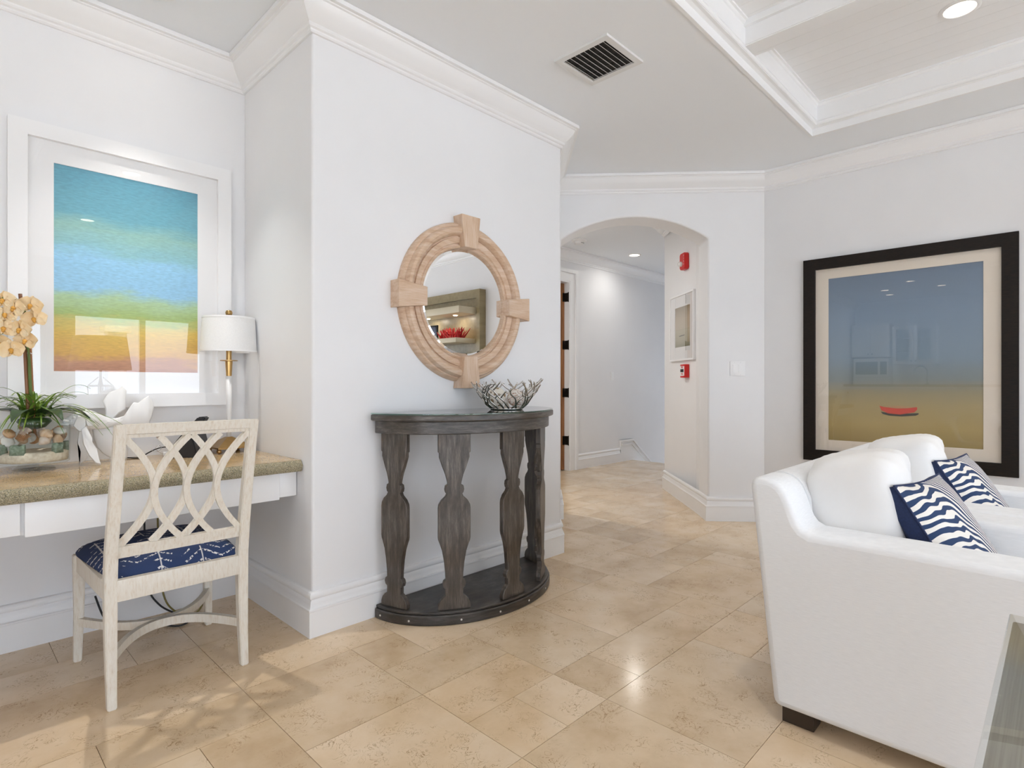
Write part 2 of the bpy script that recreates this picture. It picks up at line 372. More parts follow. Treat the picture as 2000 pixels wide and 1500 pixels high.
def smoothpath(pts, n=8):
    """Catmull-Rom"""
    P = [Vector(p) for p in pts]; out = []
    for i in range(len(P) - 1):
        p0 = P[max(i - 1, 0)]; p1 = P[i]; p2 = P[i + 1]; p3 = P[min(i + 2, len(P) - 1)]
        for k in range(n):
            s = k / n
            out.append(.5 * ((2 * p1) + (p2 - p0) * s + (2 * p0 - 5 * p1 + 4 * p2 - p3) * s * s + (3 * p1 - p0 - 3 * p2 + p3) * s ** 3))
    out.append(P[-1]); return out
def sweep(bm, path, prof):
    """profile (d, z): d is measured to the RIGHT of the travel direction of the 2D path; mitred corners"""
    n = len(path); P = [Vector((p[0], p[1])) for p in path]; rows = []
    for i in range(n):
        ds = []
        if i > 0: ds.append((P[i] - P[i - 1]).normalized())
        if i < n - 1: ds.append((P[i + 1] - P[i]).normalized())
        nr = [Vector((d.y, -d.x)) for d in ds]
        if len(nr) == 2:
            mvec = (nr[0] + nr[1]); mvec = mvec / (1 + nr[0].dot(nr[1]))
        else: mvec = nr[0]
        rows.append([bm.verts.new((P[i].x + mvec.x * d, P[i].y + mvec.y * d, z)) for d, z in prof])
    m = len(prof)
    for a, b in zip(rows, rows[1:]):
        for k in range(m): bm.faces.new([a[k], a[(k + 1) % m], b[(k + 1) % m], b[k]])
    for r in (rows[0], rows[-1]):
        f = bm.faces.new(r); bmesh.ops.triangulate(bm, faces=[f])
    return bm
def ribbon(bm, pts, wid, th, axis_n):
    """flat bar following pts (3D) in a plane with normal axis_n; width wid in plane, thickness th along the normal"""
    P = [Vector(p) for p in pts]; nn = Vector(axis_n).normalized(); rows = []
    for i, p in enumerate(P):
        d = (P[min(i + 1, len(P) - 1)] - P[max(i - 1, 0)]).normalized(); s = d.cross(nn).normalized()
        rows.append([bm.verts.new(p + s * a * wid / 2 + nn * c * th / 2) for a, c in ((-1, -1), (1, -1), (1, 1), (-1, 1))])
    for a, b in zip(rows, rows[1:]):
        for k in range(4): bm.faces.new([a[k], a[(k + 1) % 4], b[(k + 1) % 4], b[k]])
    bm.faces.new(rows[0][::-1]); bm.faces.new(rows[-1]); return bm
def struct(o): o['kind'] = 'structure'; return o
def copy_tree(o, parent=None):
    c = o.copy(); COL.objects.link(c); c.parent = parent
    for ch in list(o.children): copy_tree(ch, c)
    return c
def textmesh(name, s, size, mat, parent, loc, rot, ext=.0006):
    cu = bpy.data.curves.new(name, 'FONT'); cu.body = s; cu.size = size; cu.extrude = ext; cu.align_x = 'CENTER'; cu.align_y = 'CENTER'
    tmp = bpy.data.objects.new(name + '_tmp', cu); COL.objects.link(tmp)
    dg = bpy.context.evaluated_depsgraph_get(); me = bpy.data.meshes.new_from_object(tmp.evaluated_get(dg))
    bpy.data.objects.remove(tmp); me.materials.clear(); me.materials.append(mat)
    o = bpy.data.objects.new(name, me); COL.objects.link(o); o.parent = parent; o.location = loc; o.rotation_euler = rot
    return o

# ------------------------------------------------------------------ room shell
CEIL = 2.73
YM, XR, YP, XB = 2.32, 1.147, 3.078, 4.59            # mirror wall, short return wall, desk wall, picture wall
A0 = Vector((4.421, 1.882)); dA = Vector((.661, -.750)).normalized(); nA = Vector((dA.y * -1, dA.x))   # arch wall, nA points away from the room
sL, sJ0, sJ1, sR = -1.437, -1.3466, -.180, .258
def onA(s, d=0): q = A0 + dA * s + nA * d; return (q.x, q.y)
TH = .26
ME = (2.83, YM)
cornerRA = onA(sL)
HR0 = (4.789, 2.356); HR1 = (5.301, 2.956); YH = 4.41; XST = 6.97

def wall(name, poly, z0=0, z1=CEIL, bev=0, mat=wallm):
    bm = bmesh.new(); prism(bm, poly, 'z', z0, z1)
    o = struct(obj(name, bm, mat))
    if bev:
        md = o.modifiers.new('bevel', 'BEVEL'); md.width = bev; md.segments = 4; md.limit_method = 'ANGLE'; md.angle_limit = math.radians(40)
        autosm(o)
    return o
wall('wall_desk', [(-4.3, YP), (1.25, YP), (1.25, YP + .12), (-4.3, YP + .12)])
wall('wall_mirror', [(XR, YP), (XR, YM), ME, cornerRA, (cornerRA[0] - .09, cornerRA[1] + .09), (2.78, YM + .13), (XR + .13, YM + .13), (XR + .13, YP)], bev=.012)
wall('wall_picture', [(XB, 1.688), (XB + .13, 1.70), (XB + .13, -3.5), (XB, -3.5)])
# arch wall
bm = bmesh.new()
half = (sJ1 - sJ0) / 2; sc = (sJ0 + sJ1) / 2; zs, za = 2.240, 2.418
Rr = (half * half + (za - zs) ** 2) / (2 * (za - zs)); zc = za - Rr; th0 = math.asin(half / Rr)
loop = [(sL - .08, 0), (sJ0, 0), (sJ0, zs)]
loop += [(sc + Rr * math.sin(-th0 + 2 * th0 * k / 28), zc + Rr * math.cos(-th0 + 2 * th0 * k / 28)) for k in range(1, 28)]
loop += [(sJ1, zs), (sJ1, 0), (sR + .12, 0), (sR + .12, CEIL), (sL - .08, CEIL)]
fr_ = [bm.verts.new((*onA(s, 0), z)) for s, z in loop]; bk = [bm.verts.new((*onA(s, TH), z)) for s, z in loop]
f1 = bm.faces.new(fr_); f2 = bm.faces.new(bk[::-1]); nl = len(loop)
for i in range(nl): bm.faces.new([fr_[i], bk[i], bk[(i + 1) % nl], fr_[(i + 1) % nl]])
wa = struct(obj('wall_arch', bm, wallm)); autosm(wa, 30)
md = wa.modifiers.new('bevel', 'BEVEL'); md.width = .014; md.segments = 4; md.limit_method = 'ANGLE'; md.angle_limit = math.radians(50)
# hall walls
wall('wall_hall_right', [onA(sJ1, TH - .01), HR0, HR1, (9.2, HR1[1]), (9.2, HR1[1] - .13), (HR1[0] + .06, HR1[1] - .13), (HR0[0] + .13, HR0[1] - .08), onA(sJ1 + .15, TH - .01)], -1.6)
DX0, DX1, DZ = 4.66, 5.55, 2.36
bm = bmesh.new()
bx(bm, 2.9, DX0, YH, YH + .12, 0, CEIL); bx(bm, DX1, 9.2, YH, YH + .12, -1.6, CEIL); bx(bm, DX0, DX1, YH, YH + .12, DZ, CEIL)
struct(obj('wall_hall_left', bm, wallm))
bm = bmesh.new(); bx(bm, 9.2, 9.32, 2.7, 4.6, 1.9, CEIL); bx(bm, 9.2, 9.32, 2.7, 4.6, -1.6, .5); bx(bm, 9.2, 9.32, 2.7, 3.1, .5, 1.9); bx(bm, 9.2, 9.32, 3.55, 4.6, .5, 1.9)
struct(obj('wall_hall_end', bm, wallm))
bm = bmesh.new(); bx(bm, 9.24, 9.28, 3.30, 3.35, .5, 1.9); bx(bm, 9.24, 9.28, 3.1, 3.30, 1.17, 1.23); bx(bm, 9.24, 9.28, 3.35, 3.55, 1.17, 1.23); struct(obj('window_7', bm, trimm))
wall('wall_hall_back', [(2.9, 2.57), (3.0, 2.67), (3.0, YH), (2.9, YH)])
bm = bmesh.new(); bx(bm, 4.2, 4.3, YH + .12, 7, 0, CEIL); bx(bm, 7.0, 7.1, YH + .12, 7, 0, CEIL); bx(bm, 4.2, 7.1, 7, 7.1, 0, CEIL)
struct(obj('wall_bedroom', bm, wallm))
# kitchen side wall and window wall behind the camera
wall('wall_kitchen', [(-4.3, YP), (-4.18, YP), (-4.18, -1.5), (-4.3, -1.5)])
bm = bmesh.new(); bx(bm, -4.3, -4.18, -3.5, -1.5, 2.06, CEIL); struct(obj('wall_kitchen_header', bm, wallm))
bm = bmesh.new()
for q in (-1.56, -2.43, -3.3): bx(bm, -4.27, -4.21, q, q + .06, 0, 2.06)
bx(bm, -4.27, -4.21, -3.24, -1.56, 2.0, 2.06); struct(obj('window_6', bm, trimm))  # unseen opening added so daylight reaches the surfaces facing the kitchen
bm = bmesh.new()
piers = [(-4.3, -4.0), (-2.35, -2.05), (-.45, -.15), (1.04, 1.30), (2.95, 3.20), (4.35, 4.72)]
for a, c in piers: bx(bm, a, c, -3.5, -3.3, 0, 2.06)
bx(bm, -4.3, 4.72, -3.5, -3.3, 2.06, CEIL)
struct(obj('wall_window', bm, wallm))
for k, (a, c) in enumerate(zip(piers, piers[1:])):
    bm = bmesh.new(); x0, x1 = a[1], c[0]
    for q in ((x0, x0 + .05), (x1 - .05, x1), ((x0 + x1) / 2 - .035, (x0 + x1) / 2 + .035)): bx(bm, q[0], q[1], -3.43, -3.37, 0, 2.06)
    bx(bm, x0 + .05, x1 - .05, -3.43, -3.37, 2.0, 2.06); bx(bm, x0 + .05, x1 - .05, -3.43, -3.37, 0, .10)
    struct(obj('window_%d' % (k + 1), bm, trimm))

# ceiling with a tray
TX0, TX1, TY0, TY1 = -1.2, 4.08, -2.9, 1.195
bm = bmesh.new()
for r_ in ((-4.3, TX0, -3.5, 3.2), (TX1, XB + .13, -3.5, 3.2), (TX0, TX1, TY1, 3.2), (TX0, TX1, -3.5, TY0), (2.9, 9.32, 3.2, 7.1), (XB + .13, 9.32, 2.0, 3.2)):
    bx(bm, r_[0], r_[1], r_[2], r_[3], CEIL, CEIL + .03)
ceiling = struct(obj('ceiling', bm, ceilm))
# stepped tray frame, mitred
def ringpath(i): return [(TX1 - i, TY1 - i), (TX1 - i, TY0 + i), (TX0 + i, TY0 + i), (TX0 + i, TY1 - i), (TX1 - i, TY1 - i)]
def traysweep(name, prof, mat):
    bm = bmesh.new(); rows = []
    for cx, cy, qx, qy in ((TX1, TY1, -1, -1), (TX1, TY0, -1, 1), (TX0, TY0, 1, 1), (TX0, TY1, 1, -1)):
        rows.append([bm.verts.new((cx + qx * d, cy + qy * d, z)) for d, z in prof])
    m_ = len(prof)
    for i in range(4):
        a, c = rows[i], rows[(i + 1) % 4]
        for k in range(m_): bm.faces.new([a[k], a[(k + 1) % m_], c[(k + 1) % m_], c[k]])
    return obj(name, bm, mat, ceiling)
traysweep('tray_molding', [(.006, 2.726), (-.012, 2.726), (-.012, 2.7295), (-.002, 2.7295), (-.002, 2.79), (.046, 2.79), (.044, 2.783), (.038, 2.775), (.022, 2.776), (.006, 2.771)], cofm)
traysweep('tray_fascia', [(.042, 2.777), (.042, 2.798), (.046, 2.801), (.046, 2.893), (.052, 2.897), (.058, 2.906), (.068, 2.907), (.068, 2.922), (.0, 2.94), (-.02, 2.79)], cofm)
struct_beam_x = [3.0 - 1.14 * k for k in range(4)]
for k, xb in enumerate(struct_beam_x):
    bm = bmesh.new(); y0, y1 = TY0 + .04, TY1 - .04
    bx(bm, xb - .13, xb - .02, y0, y1, 2.80, 2.93); bx(bm, xb - .02, xb, y0, y1, 2.797, 2.812); bx(bm, xb - .15, xb - .13, y0, y1, 2.885, 2.93); bx(bm, xb - .02, xb + .012, y0, y1, 2.885, 2.93)
    bx(bm, xb - .125, xb - .025, y0, y1, 2.795, 2.80)
    obj('coffer_beam', bm, cofm, ceiling)
pw = .0925
x = TX1 - .05; cnt = 0
while x > 1.9:
    y0, y1 = TY0, TY1
    box('ceiling_plank', (x - pw + .0006, x - .0006, y0, y1, 2.917, 2.935), cofm, ceiling); x -= pw
box('ceiling_panel', (TX0 - .02, x, TY0, TY1, 2.917, 2.94), cofm, ceiling)
box('ceiling_panel', (x, TX1 + .02, TY0, TY1, 2.932, 2.95), cofm, ceiling)

# floor: slab, individually laid stone tiles in a four-size pattern
bm = bmesh.new()
bx(bm, -4.3, XST, -3.5, 7.1, -.10, -.0035); bx(bm, XST, 9.3, YH + .12, 7.1, -.10, -.0035); bx(bm, XST, 9.3, 1.5, HR1[1] - .13, -.10, -.0035)
floor = struct(obj('floor', bm, [grout, stone]))
MX, MY, OX, OY = .2135, .2395, .345, .648
FWD = Vector((math.cos(math.radians(AZ)), math.sin(math.radians(AZ)))); RGT = Vector((FWD.y, -FWD.x))
def inview(x, y):
    q = Vector((x, y)); d = q.dot(FWD)
    if d < .75: return False
    return abs(q.dot(RGT)) < .98 * d + .75
occ = {}; tiles = []
def place(i, j, w_, h_):
    for a in range(w_):
        for c in range(h_): occ[(i + a, j + c)] = 1
    tiles.append((i, j, w_, h_))
for q in ((11, 2, 3, 2), (8, 3, 3, 2), (4, 2, 1, 1), (5, 2, 1, 1), (6, 2, 1, 1), (6, 3, 2, 2), (4, 3, 2, 1), (2, 2, 2, 2), (4, 4, 2, 1), (7, 2, 3, 1), (10, 2, 1, 1), (4, 0, 2, 2), (6, 0, 3, 2), (9, 1, 2, 1)): place(*q)
tr_ = random.Random(21)
for s_ in range(-20, 60):
    for i in range(-12, 33):
        j = s_ - i
        if j < -8 or j > 18 or (i, j) in occ: continue
        opts = [(3, 2), (2, 2), (2, 3), (2, 1), (1, 2), (1, 1), (2, 2), (3, 2)]
        tr_.shuffle(opts)
        for w_, h_ in opts + [(1, 1)]:
            if all((i + a, j + c) not in occ for a in range(w_) for c in range(h_)): place(i, j, w_, h_); break
def blocked(x0, x1, y0, y1):
    cx, cy = (x0 + x1) / 2, (y0 + y1) / 2
    if y0 > YP and x1 < 2.9: return True
    if x0 > XB and y1 < 1.9: return True
    if x0 > XR + .1 and x1 < 2.7 and y0 > YM + .1: return True
    if y0 > YH + .1 and (x0 > 5.6 or x1 < 4.6): return True
    if cx > 5.4 and y1 < HR1[1] - .1: return True
    return False
ntile = 0
for i, j, w_, h_ in tiles:
    x0, x1, y0, y1 = OX + i * MX, OX + (i + w_) * MX, OY + j * MY, OY + (j + h_) * MY
    if x0 >= XST - .01 or x0 < -3 or y1 < -3: continue
    x1 = min(x1, XST); 
    if blocked(x0, x1, y0, y1): continue
    if not any(inview(px, py) for px in (x0, x1) for py in (y0, y1)): continue
    g = .0009; bm = bmesh.new(); hx, hy = (x1 - x0) / 2 - g, (y1 - y0) / 2 - g
    bx(bm, -hx, hx, -hy, hy, -.009, 0)
    obj('tile', bm, stone, floor, loc=((x0 + x1) / 2, (y0 + y1) / 2, 0)); ntile += 1
print('TILES', ntile)
# the rest of the floor, out of sight of the photograph
bm = bmesh.new()
bx(bm, -4.2, -.55, -3.3, YP, -.003, -.0015); bx(bm, -.55, XB, -3.3, -.6, -.003, -.0015)
obj('far_paving', bm, stone, floor)

# stairs going down behind the hall
bm = bmesh.new()
for k in range(7): bx(bm, XST + .28 * k, XST + .28 * (k + 1) + .02, HR1[1], YH, -.18 * (k + 1) - .1, -.18 * (k + 1))
st_ = struct(obj('trim_1', bm, stepm)); st_.name = 'trim_1'
# crown moulding, one continuous mitred run
crown = [(0, 2.600), (.010, 2.600), (.015, 2.606), (.015, 2.614), (.024, 2.618), (.028, 2.624), (.028, 2.632), (.034, 2.636), (.046, 2.646), (.066, 2.664), (.082, 2.684), (.090, 2.700), (.098, 2.703), (.100, 2.707), (.115, 2.709), (.115, 2.7285), (0, 2.7285)]
cornerAB = onA(sR)
bm = bmesh.new(); sweep(bm, [(-4.18, YP), (XR, YP), (XR, YM), ME, cornerRA, (XB, 1.688), (XB, -3.3)], crown)
o = struct(obj('trim_2', bm, trimm)); autosm(o, 28)
bm = bmesh.new(); sweep(bm, [(3.0, YH), (9.2, YH)], crown); autosm(struct(obj('trim_3', bm, trimm)), 28)
bm = bmesh.new(); sweep(bm, [(9.2, HR1[1]), HR1, onA(sJ1, TH), onA(sJ0, TH)], crown); autosm(struct(obj('trim_4', bm, trimm)), 28)
# baseboards
base = [(0, .190), (.005, .190), (.012, .187), (.0165, .180), (.0175, .172), (.0155, .164), (.0095, .160), (.0085, .156), (.0125, .150), (.0145, .140), (.0155, .130), (.0195, .122), (.0255, .119), (.0255, .113), (.0235, .110), (.0235, .0), (0, 0)]
bm = bmesh.new(); sweep(bm, [(-4.18, YP), (XR, YP), (XR, YM), ME, cornerRA, onA(sJ0), onA(sJ0, TH)], base); autosm(struct(obj('baseboard_left', bm, trimm)), 28)
bm = bmesh.new(); sweep(bm, [(6.95, HR1[1]), HR1, onA(sJ1, TH), onA(sJ1), (XB, 1.688), (XB, -3.3)], base); autosm(struct(obj('baseboard_right', bm, trimm)), 28)
bm = bmesh.new(); sweep(bm, [(5.70, YH), (6.67, YH)], base); autosm(struct(obj('baseboard_hall', bm, trimm)), 28)
# raised stair skirting
bm = bmesh.new()
sk = [(6.67, 0), (6.67, .30), (6.96, .30), (8.9, -1.12), (8.9, -1.5), (6.98, -.1), (6.96, 0)]
prism(bm, sk, 'y', YH - .022, YH); struct(obj('baseboard_stair', bm, trimm))
for k, (dz, th_) in enumerate(((0, .045), (-.055, .034))):
    bm = bmesh.new(); prism(bm, [(6.665 + k * .03, .30 + dz), (6.96 - k * .012, .30 + dz), (8.9, -1.12 + dz), (8.9, -1.145 + dz), (6.955 - k * .012, .275 + dz), (6.665 + k * .03, .275 + dz)], 'y', YH - th_, YH)
    struct(obj('trim_%d' % (5 + k), bm, trimm))
# door casing, door
bm = bmesh.new()
for r0, r1, th_ in ((0, .045, .022), (.045, .105, .015), (.105, .150, .034)):
    a0, a1, zt = DX0 + .005, DX1 - .005, DZ - .005
    prism(bm, [(a0 - r0, 0), (a0 - r0, zt + r0), (a1 + r0, zt + r0), (a1 + r0, 0), (a1 + r1, 0), (a1 + r1, zt + r1), (a0 - r1, zt + r1), (a0 - r1, 0)], 'y', YH - th_, YH - .0005)
struct(obj('trim_7', bm, trimm))
door = struct(empty('door_1', (DX1 - .02, YH, 0), None, None))
bm = bmesh.new(); bx(bm, 0, .0195, -.016, .135, 0, DZ); bx(bm, -(DX1 - DX0) + .0205, -(DX1 - DX0) + .04, -.016, .135, 0, DZ); bx(bm, -(DX1 - DX0) + .04, 0, -.016, .135, DZ - .02, DZ)
obj('jamb', bm, trimm, door)
bm = bmesh.new(); bx(bm, -.048, 0, 0, .83, .010, DZ - .026, bev=.002); obj('door_leaf', bm, door_wood, door, loc=(-.006, .055, 0), rot=(0, 0, math.radians(-2)))
for z in (2.16, 1.565, .97, .375):
    bm = bmesh.new(); bx(bm, -.003, 0, -.012, .050, -.055, .055); tube(bm, [(-.006, -.008, -.06), (-.006, -.008, .06)], .007, 10); bx(bm, -.045, -.006, .049, .053, -.055, .055)
    obj('hinge', bm, steel, door, loc=(0, 0, z))

# ------------------------------------------------------------------ built-in desk
d = empty('built_in_desk', (.0, 2.75, .58), 'built-in white desk with speckled tan granite top spanning the alcove', 'desk')
def rel(o, p): o.matrix_parent_inverse = Matrix.Translation([-c for c in p.location]); return o
bm = bmesh.new(); bx(bm, -1.2, XR - .002, 2.42, YP - .002, .70, .75)
rel(obj('countertop', bm, granite, d), d)
bm = bmesh.new()
xs = [-1.2 + k * .02 for k in range(int((XR + 1.2) / .02))] + [XR - .003]
for z0, z1 in ((.699, .7505),):
    prv = None
    for x in xs:
        row = [bm.verts.new((x, 2.421, z0)), bm.verts.new((x, 2.408 + rnd.uniform(-.002, .003), z0 + .004)), bm.verts.new((x, 2.404 + rnd.uniform(-.003, .004), .727)), bm.verts.new((x, 2.412 + rnd.uniform(-.002, .004), z1 - .004)), bm.verts.new((x, 2.424, z1))]
        if prv:
            for k in range(4): bm.faces.new([prv[k], row[k], row[k + 1], prv[k + 1]])
        prv = row
rel(obj('chiselled_edge', bm, granite_e, d, smooth=True), d)
rel(box('apron', (-1.18, XR - .004, 2.475, 2.50, .585, .70), whitem, d), d)
rel(box('drawer_front', (.215, 1.062, 2.45, 2.475, .580, .697), whitem, d, bev=.003), d)
rel(box('filler_panel', (1.066, XR - .004, 2.462, 2.475, .588, .697), whitem, d, bev=.002), d)
rel(box('filler_panel', (-1.0, .205, 2.462, 2.475, .588, .697), whitem, d, bev=.002), d)
rel(box('end_panel', (-1.2, -1.17, 2.44, YP - .03, 0, .70), whitem, d), d)
rel(box('drawer_box', (.3, 1.0, 2.50, 2.98, .60, .70), whitem, d), d)

# ------------------------------------------------------------------ desk chair
CH = empty('desk_chair', (.637, 2.50, 0), 'cream distressed chair with interlaced oval back and navy patterned seat at the desk', 'chair')
def R_(o): return rel(o, CH)
def backy(z): return 2.285 - .02 * max(0, (z - .40)) / .1 * 1.0 * .72 if z > .40 else 2.285 - .012 * (1 - abs(z - .2) / .2) * 0
def post(sx):
    xo = .6335 + sx * .213
    bm = bmesh.new(); zz = [0, .12, .25, .38, .44, .55, .70, .85, .955]
    yy = [2.277, 2.290, 2.297, 2.300, 2.298, 2.279, 2.241, 2.202, 2.174]; rows = []
    wd = [.027, .031, .035, .037, .037, .036, .035, .034, .034]; dp = [.030, .034, .038, .042, .042, .038, .034, .031, .030]
    lean = [.0, .0, 0, 0, 0, 0, -.002, -.004, -.005]
    for z, y, w_, d_, l in zip(zz, yy, wd, dp, lean):
        rows.append([bm.verts.new((xo + sx * l + a * w_ / 2, y + c * d_ / 2, z)) for a, c in ((-1, -1), (1, -1), (1, 1), (-1, 1))])
    for a, c in zip(rows, rows[1:]):
        for k in range(4): bm.faces.new([a[k], a[(k + 1) % 4], c[(k + 1) % 4], c[k]])
    bm.faces.new(rows[0][::-1]); bm.faces.new(rows[-1])
    bmesh.ops.bevel(bm, geom=[e for e in bm.edges], offset=.003, segments=2, affect='EDGES')
    return R_(autosm(obj('back_post', bm, cream, CH), 40))
post(-1); post(1)
xl, xr_ = .6335 - .196, .6335 + .196
def by(z): return 2.292 - (z - .50) * .260            # plane of the back
def bar(name, z0, z1, dep, x0=xl, x1=xr_, off=0, mat=cream):
    bm = bmesh.new(); prism(bm, [(by(z0) - dep / 2 + off, z0), (by(z0) + dep / 2 + off, z0), (by(z1) + dep / 2 + off, z1), (by(z1) - dep / 2 + off, z1)], 'x', x0, x1)
    bmesh.ops.bevel(bm, geom=[e for e in bm.edges if e.is_manifold and e.calc_face_angle() > .5], offset=.002, segments=2, affect='EDGES')
    return R_(autosm(obj(name, bm, cream if mat is None else mat, CH), 40))
bar('top_rail', .924, .956, .028, off=-.002); bar('upper_slat', .911, .923, .020); bar('lower_rail', .498, .538, .026)
# interlaced arcs
za_, zb_ = .537, .913; W_ = xr_ - xl
arcs = [(0, 1), (.255, 1), (.51, 1), (.49, -1), (.745, -1), (1, -1)]
for s0, sg in arcs:
    pts = []
    for k in range(25):
        tt = k / 24; z = za_ + (zb_ - za_) * tt
        s = s0 + sg * .262 * (1 - (2 * tt - 1) ** 2) ** .62 if 0 < tt < 1 else s0
        s = s0 + sg * .247 * math.sin(PI * tt) ** .92
        xx = xl + W_ * s
        pts.append((min(max(xx, xl + .004), xr_ - .004), by(z) + (.003 if sg > 0 else -.003), z))
    bm = bmesh.new(); ribbon(bm, pts, .021, .017, (0, 1, .26))
    R_(autosm(obj('back_arc', bm, cream, CH), 40))
# seat frame (front a little wider)
def fl(sx): return .637 + sx * .245
bm = bmesh.new(); bx(bm, xl - .002, xr_ + .002, 2.277, 2.302, .352, .425, bev=.002); R_(autosm(obj('rear_apron', bm, cream, CH)))
bm = bmesh.new(); bx(bm, fl(-1), fl(1), 2.752, 2.777, .358, .418, bev=.002); R_(autosm(obj('front_apron', bm, cream, CH)))
for sx in (-1, 1):
    bm = bmesh.new(); a = .637 + sx * .222; c = fl(sx)
    prism(bm, [(a - .011, 2.30), (a + .011, 2.30), (c + .011 - sx * .012, 2.76), (c - .011 - sx * .012, 2.76)], 'z', .358, .420)
    R_(obj('side_apron', bm, cream, CH))
    bm = bmesh.new(); rows = []
    for z, w_, o_ in ((0, .026, .004), (.2, .032, 0), (.36, .038, 0), (.42, .038, 0)):
        cx, cy = c - sx * .012, 2.765
        rows.append([bm.verts.new((cx + sx * o_ + p * w_ / 2, cy + o_ + q * w_ / 2, z)) for p, q in ((-1, -1), (1, -1), (1, 1), (-1, 1))])
    for r1_, r2_ in zip(rows, rows[1:]):
        for k in range(4): bm.faces.new([r1_[k], r1_[(k + 1) % 4], r2_[(k + 1) % 4], r2_[k]])
    bm.faces.new(rows[0][::-1]); bm.faces.new(rows[-1])
    bmesh.ops.bevel(bm, geom=[e for e in bm.edges], offset=.003, segments=2, affect='EDGES')
    R_(autosm(obj('front_leg', bm, cream, CH), 40))
# crescent stretchers meeting in the middle
zst = .155
pts = [(.637 + .215 * u, 2.300 + .225 * (1 - abs(u) ** 2.2), zst) for u in [k / 12 - 1 for k in range(25)]]
bm = bmesh.new(); ribbon(bm, pts, .020, .032, (0, 0, 1)); R_(autosm(obj('stretcher', bm, cream, CH), 40))
pts = [(.637 + .228 * u, 2.757 - .215 * (1 - abs(u) ** 2.2), zst + .001) for u in [k / 12 - 1 for k in range(25)]]
bm = bmesh.new(); ribbon(bm, pts, .020, .030, (0, 0, 1)); R_(autosm(obj('stretcher', bm, cream, CH), 40))
# upholstered seat
bm = bmesh.new(); NX, NY = 28, 28; grid = []
def se(u, v, top):
    y = 2.306 + (v + 1) / 2 * .482; hw = .212 + (v + 1) / 2 * .038
    e = max(abs(u), abs(v)); dome = (1 - abs(u) ** 3.2) * (1 - abs(v) ** 3.2)
    ed = (1 - e ** 14)
    z = .424 + .030 * ed + .044 * dome if top else .420
    k = 1 + .012 * (1 - abs(e - .93))
    # round the corners in plan
    f = 1 - .035 * (abs(u) ** 6) * (abs(v) ** 6)
    return (.637 + u * hw * f, (y - 2.547) * f + 2.547, z)
def cshape(n): return [math.sin(PI / 2 * (2 * i / n - 1)) for i in range(n + 1)]
us = cshape(NX)
G = [[bm.verts.new(se(u, v, True)) for u in us] for v in us]
for a in range(NY):
    for c in range(NX): bm.faces.new([G[a][c], G[a][c + 1], G[a + 1][c + 1], G[a + 1][c]])
rim = [G[0][c] for c in range(NX)] + [G[a][NX] for a in range(NY)] + [G[NY][c] for c in range(NX, 0, -1)] + [G[a][0] for a in range(NY, 0, -1)]
low = [bm.verts.new((q.co.x, q.co.y, .4195)) for q in rim]
for k in range(len(rim)): bm.faces.new([rim[k], rim[(k + 1) % len(rim)], low[(k + 1) % len(rim)], low[k]])
bm.faces.new(low)
so = R_(obj('seat', bm, chev, CH, smooth=True)); so['label'] = 'navy seat pad with broken white chevrons'

# ------------------------------------------------------------------ console table
CX, CY = 1.968, 2.293
CT = empty('console_table', (CX, CY, 0), 'dark weathered half-moon console table with flat baluster legs under the round mirror', 'console table')
def half(a, b_, n=48, y1=CY):
    return [(CX + a * math.cos(PI + PI * k / n), CY + b_ * math.sin(PI + PI * k / n)) for k in range(n + 1)]
def slab(name, a, b_, z0, z1, mat, bev=.004):
    bm = bmesh.new(); prism(bm, half(a, b_), 'z', z0, z1)
    o = rel(obj(name, bm, mat, CT), CT); md = o.modifiers.new('bevel', 'BEVEL'); md.width = bev; md.segments = 2; md.limit_method = 'ANGLE'; md.angle_limit = 1.0
    return autosm(o, 40)
slab('base_plinth', .530, .418, 0, .046, dwood_top, .006); slab('base_top', .522, .410, .046, .060, dwood_top, .004)
slab('apron', .528, .412, .858, .917, dwood_h); slab('tabletop', .552, .436, .917, .946, dwood_h, .006)
g = slab('glass_top', .550, .434, .9465, .9525, tabglass, .0015)
g['label'] = 'green-tinted glass sheet on the tabletop'
prof = [(1.0, .858), (1.0, .775), (.93, .772), (.93, .752), (.86, .735), (.72, .705), (.55, .672), (.44, .640), (.42, .628), (.56, .622), (.60, .606), (.56, .592), (.48, .586), (.56, .574), (.82, .556), (.97, .536), (1.0, .52), (1.0, .385), (.97, .372), (.90, .36), (.74, .325), (.62, .275), (.55, .225), (.535, .196), (.66, .190), (.72, .176), (.66, .160), (.54, .154), (.54, .124), (.70, .116), (.90, .100), (1.0, .080), (1.0, .060)]
hwid = .074
for k, tdeg in enumerate((193, 232, 270, 308, 347)):
    ta = math.radians(tdeg); a, b_ = .485, .378
    px, py = CX + a * math.cos(ta), CY + b_ * math.sin(ta)
    tx, ty = -a * math.sin(ta), b_ * math.cos(ta); ang = math.atan2(ty, tx)
    bm = bmesh.new(); pl = [(-hwid * r_, z) for r_, z in prof] + [(hwid * r_, z) for r_, z in prof[::-1]]
    prism(bm, pl, 'y', -.013, .013)
    o = obj('baluster', bm, dwood, CT, loc=(px - CX, py - CY, 0), rot=(0, 0, ang))
    md = o.modifiers.new('bevel', 'BEVEL'); md.width = .002; md.segments = 1; md.limit_method = 'ANGLE'; md.angle_limit = 1.0
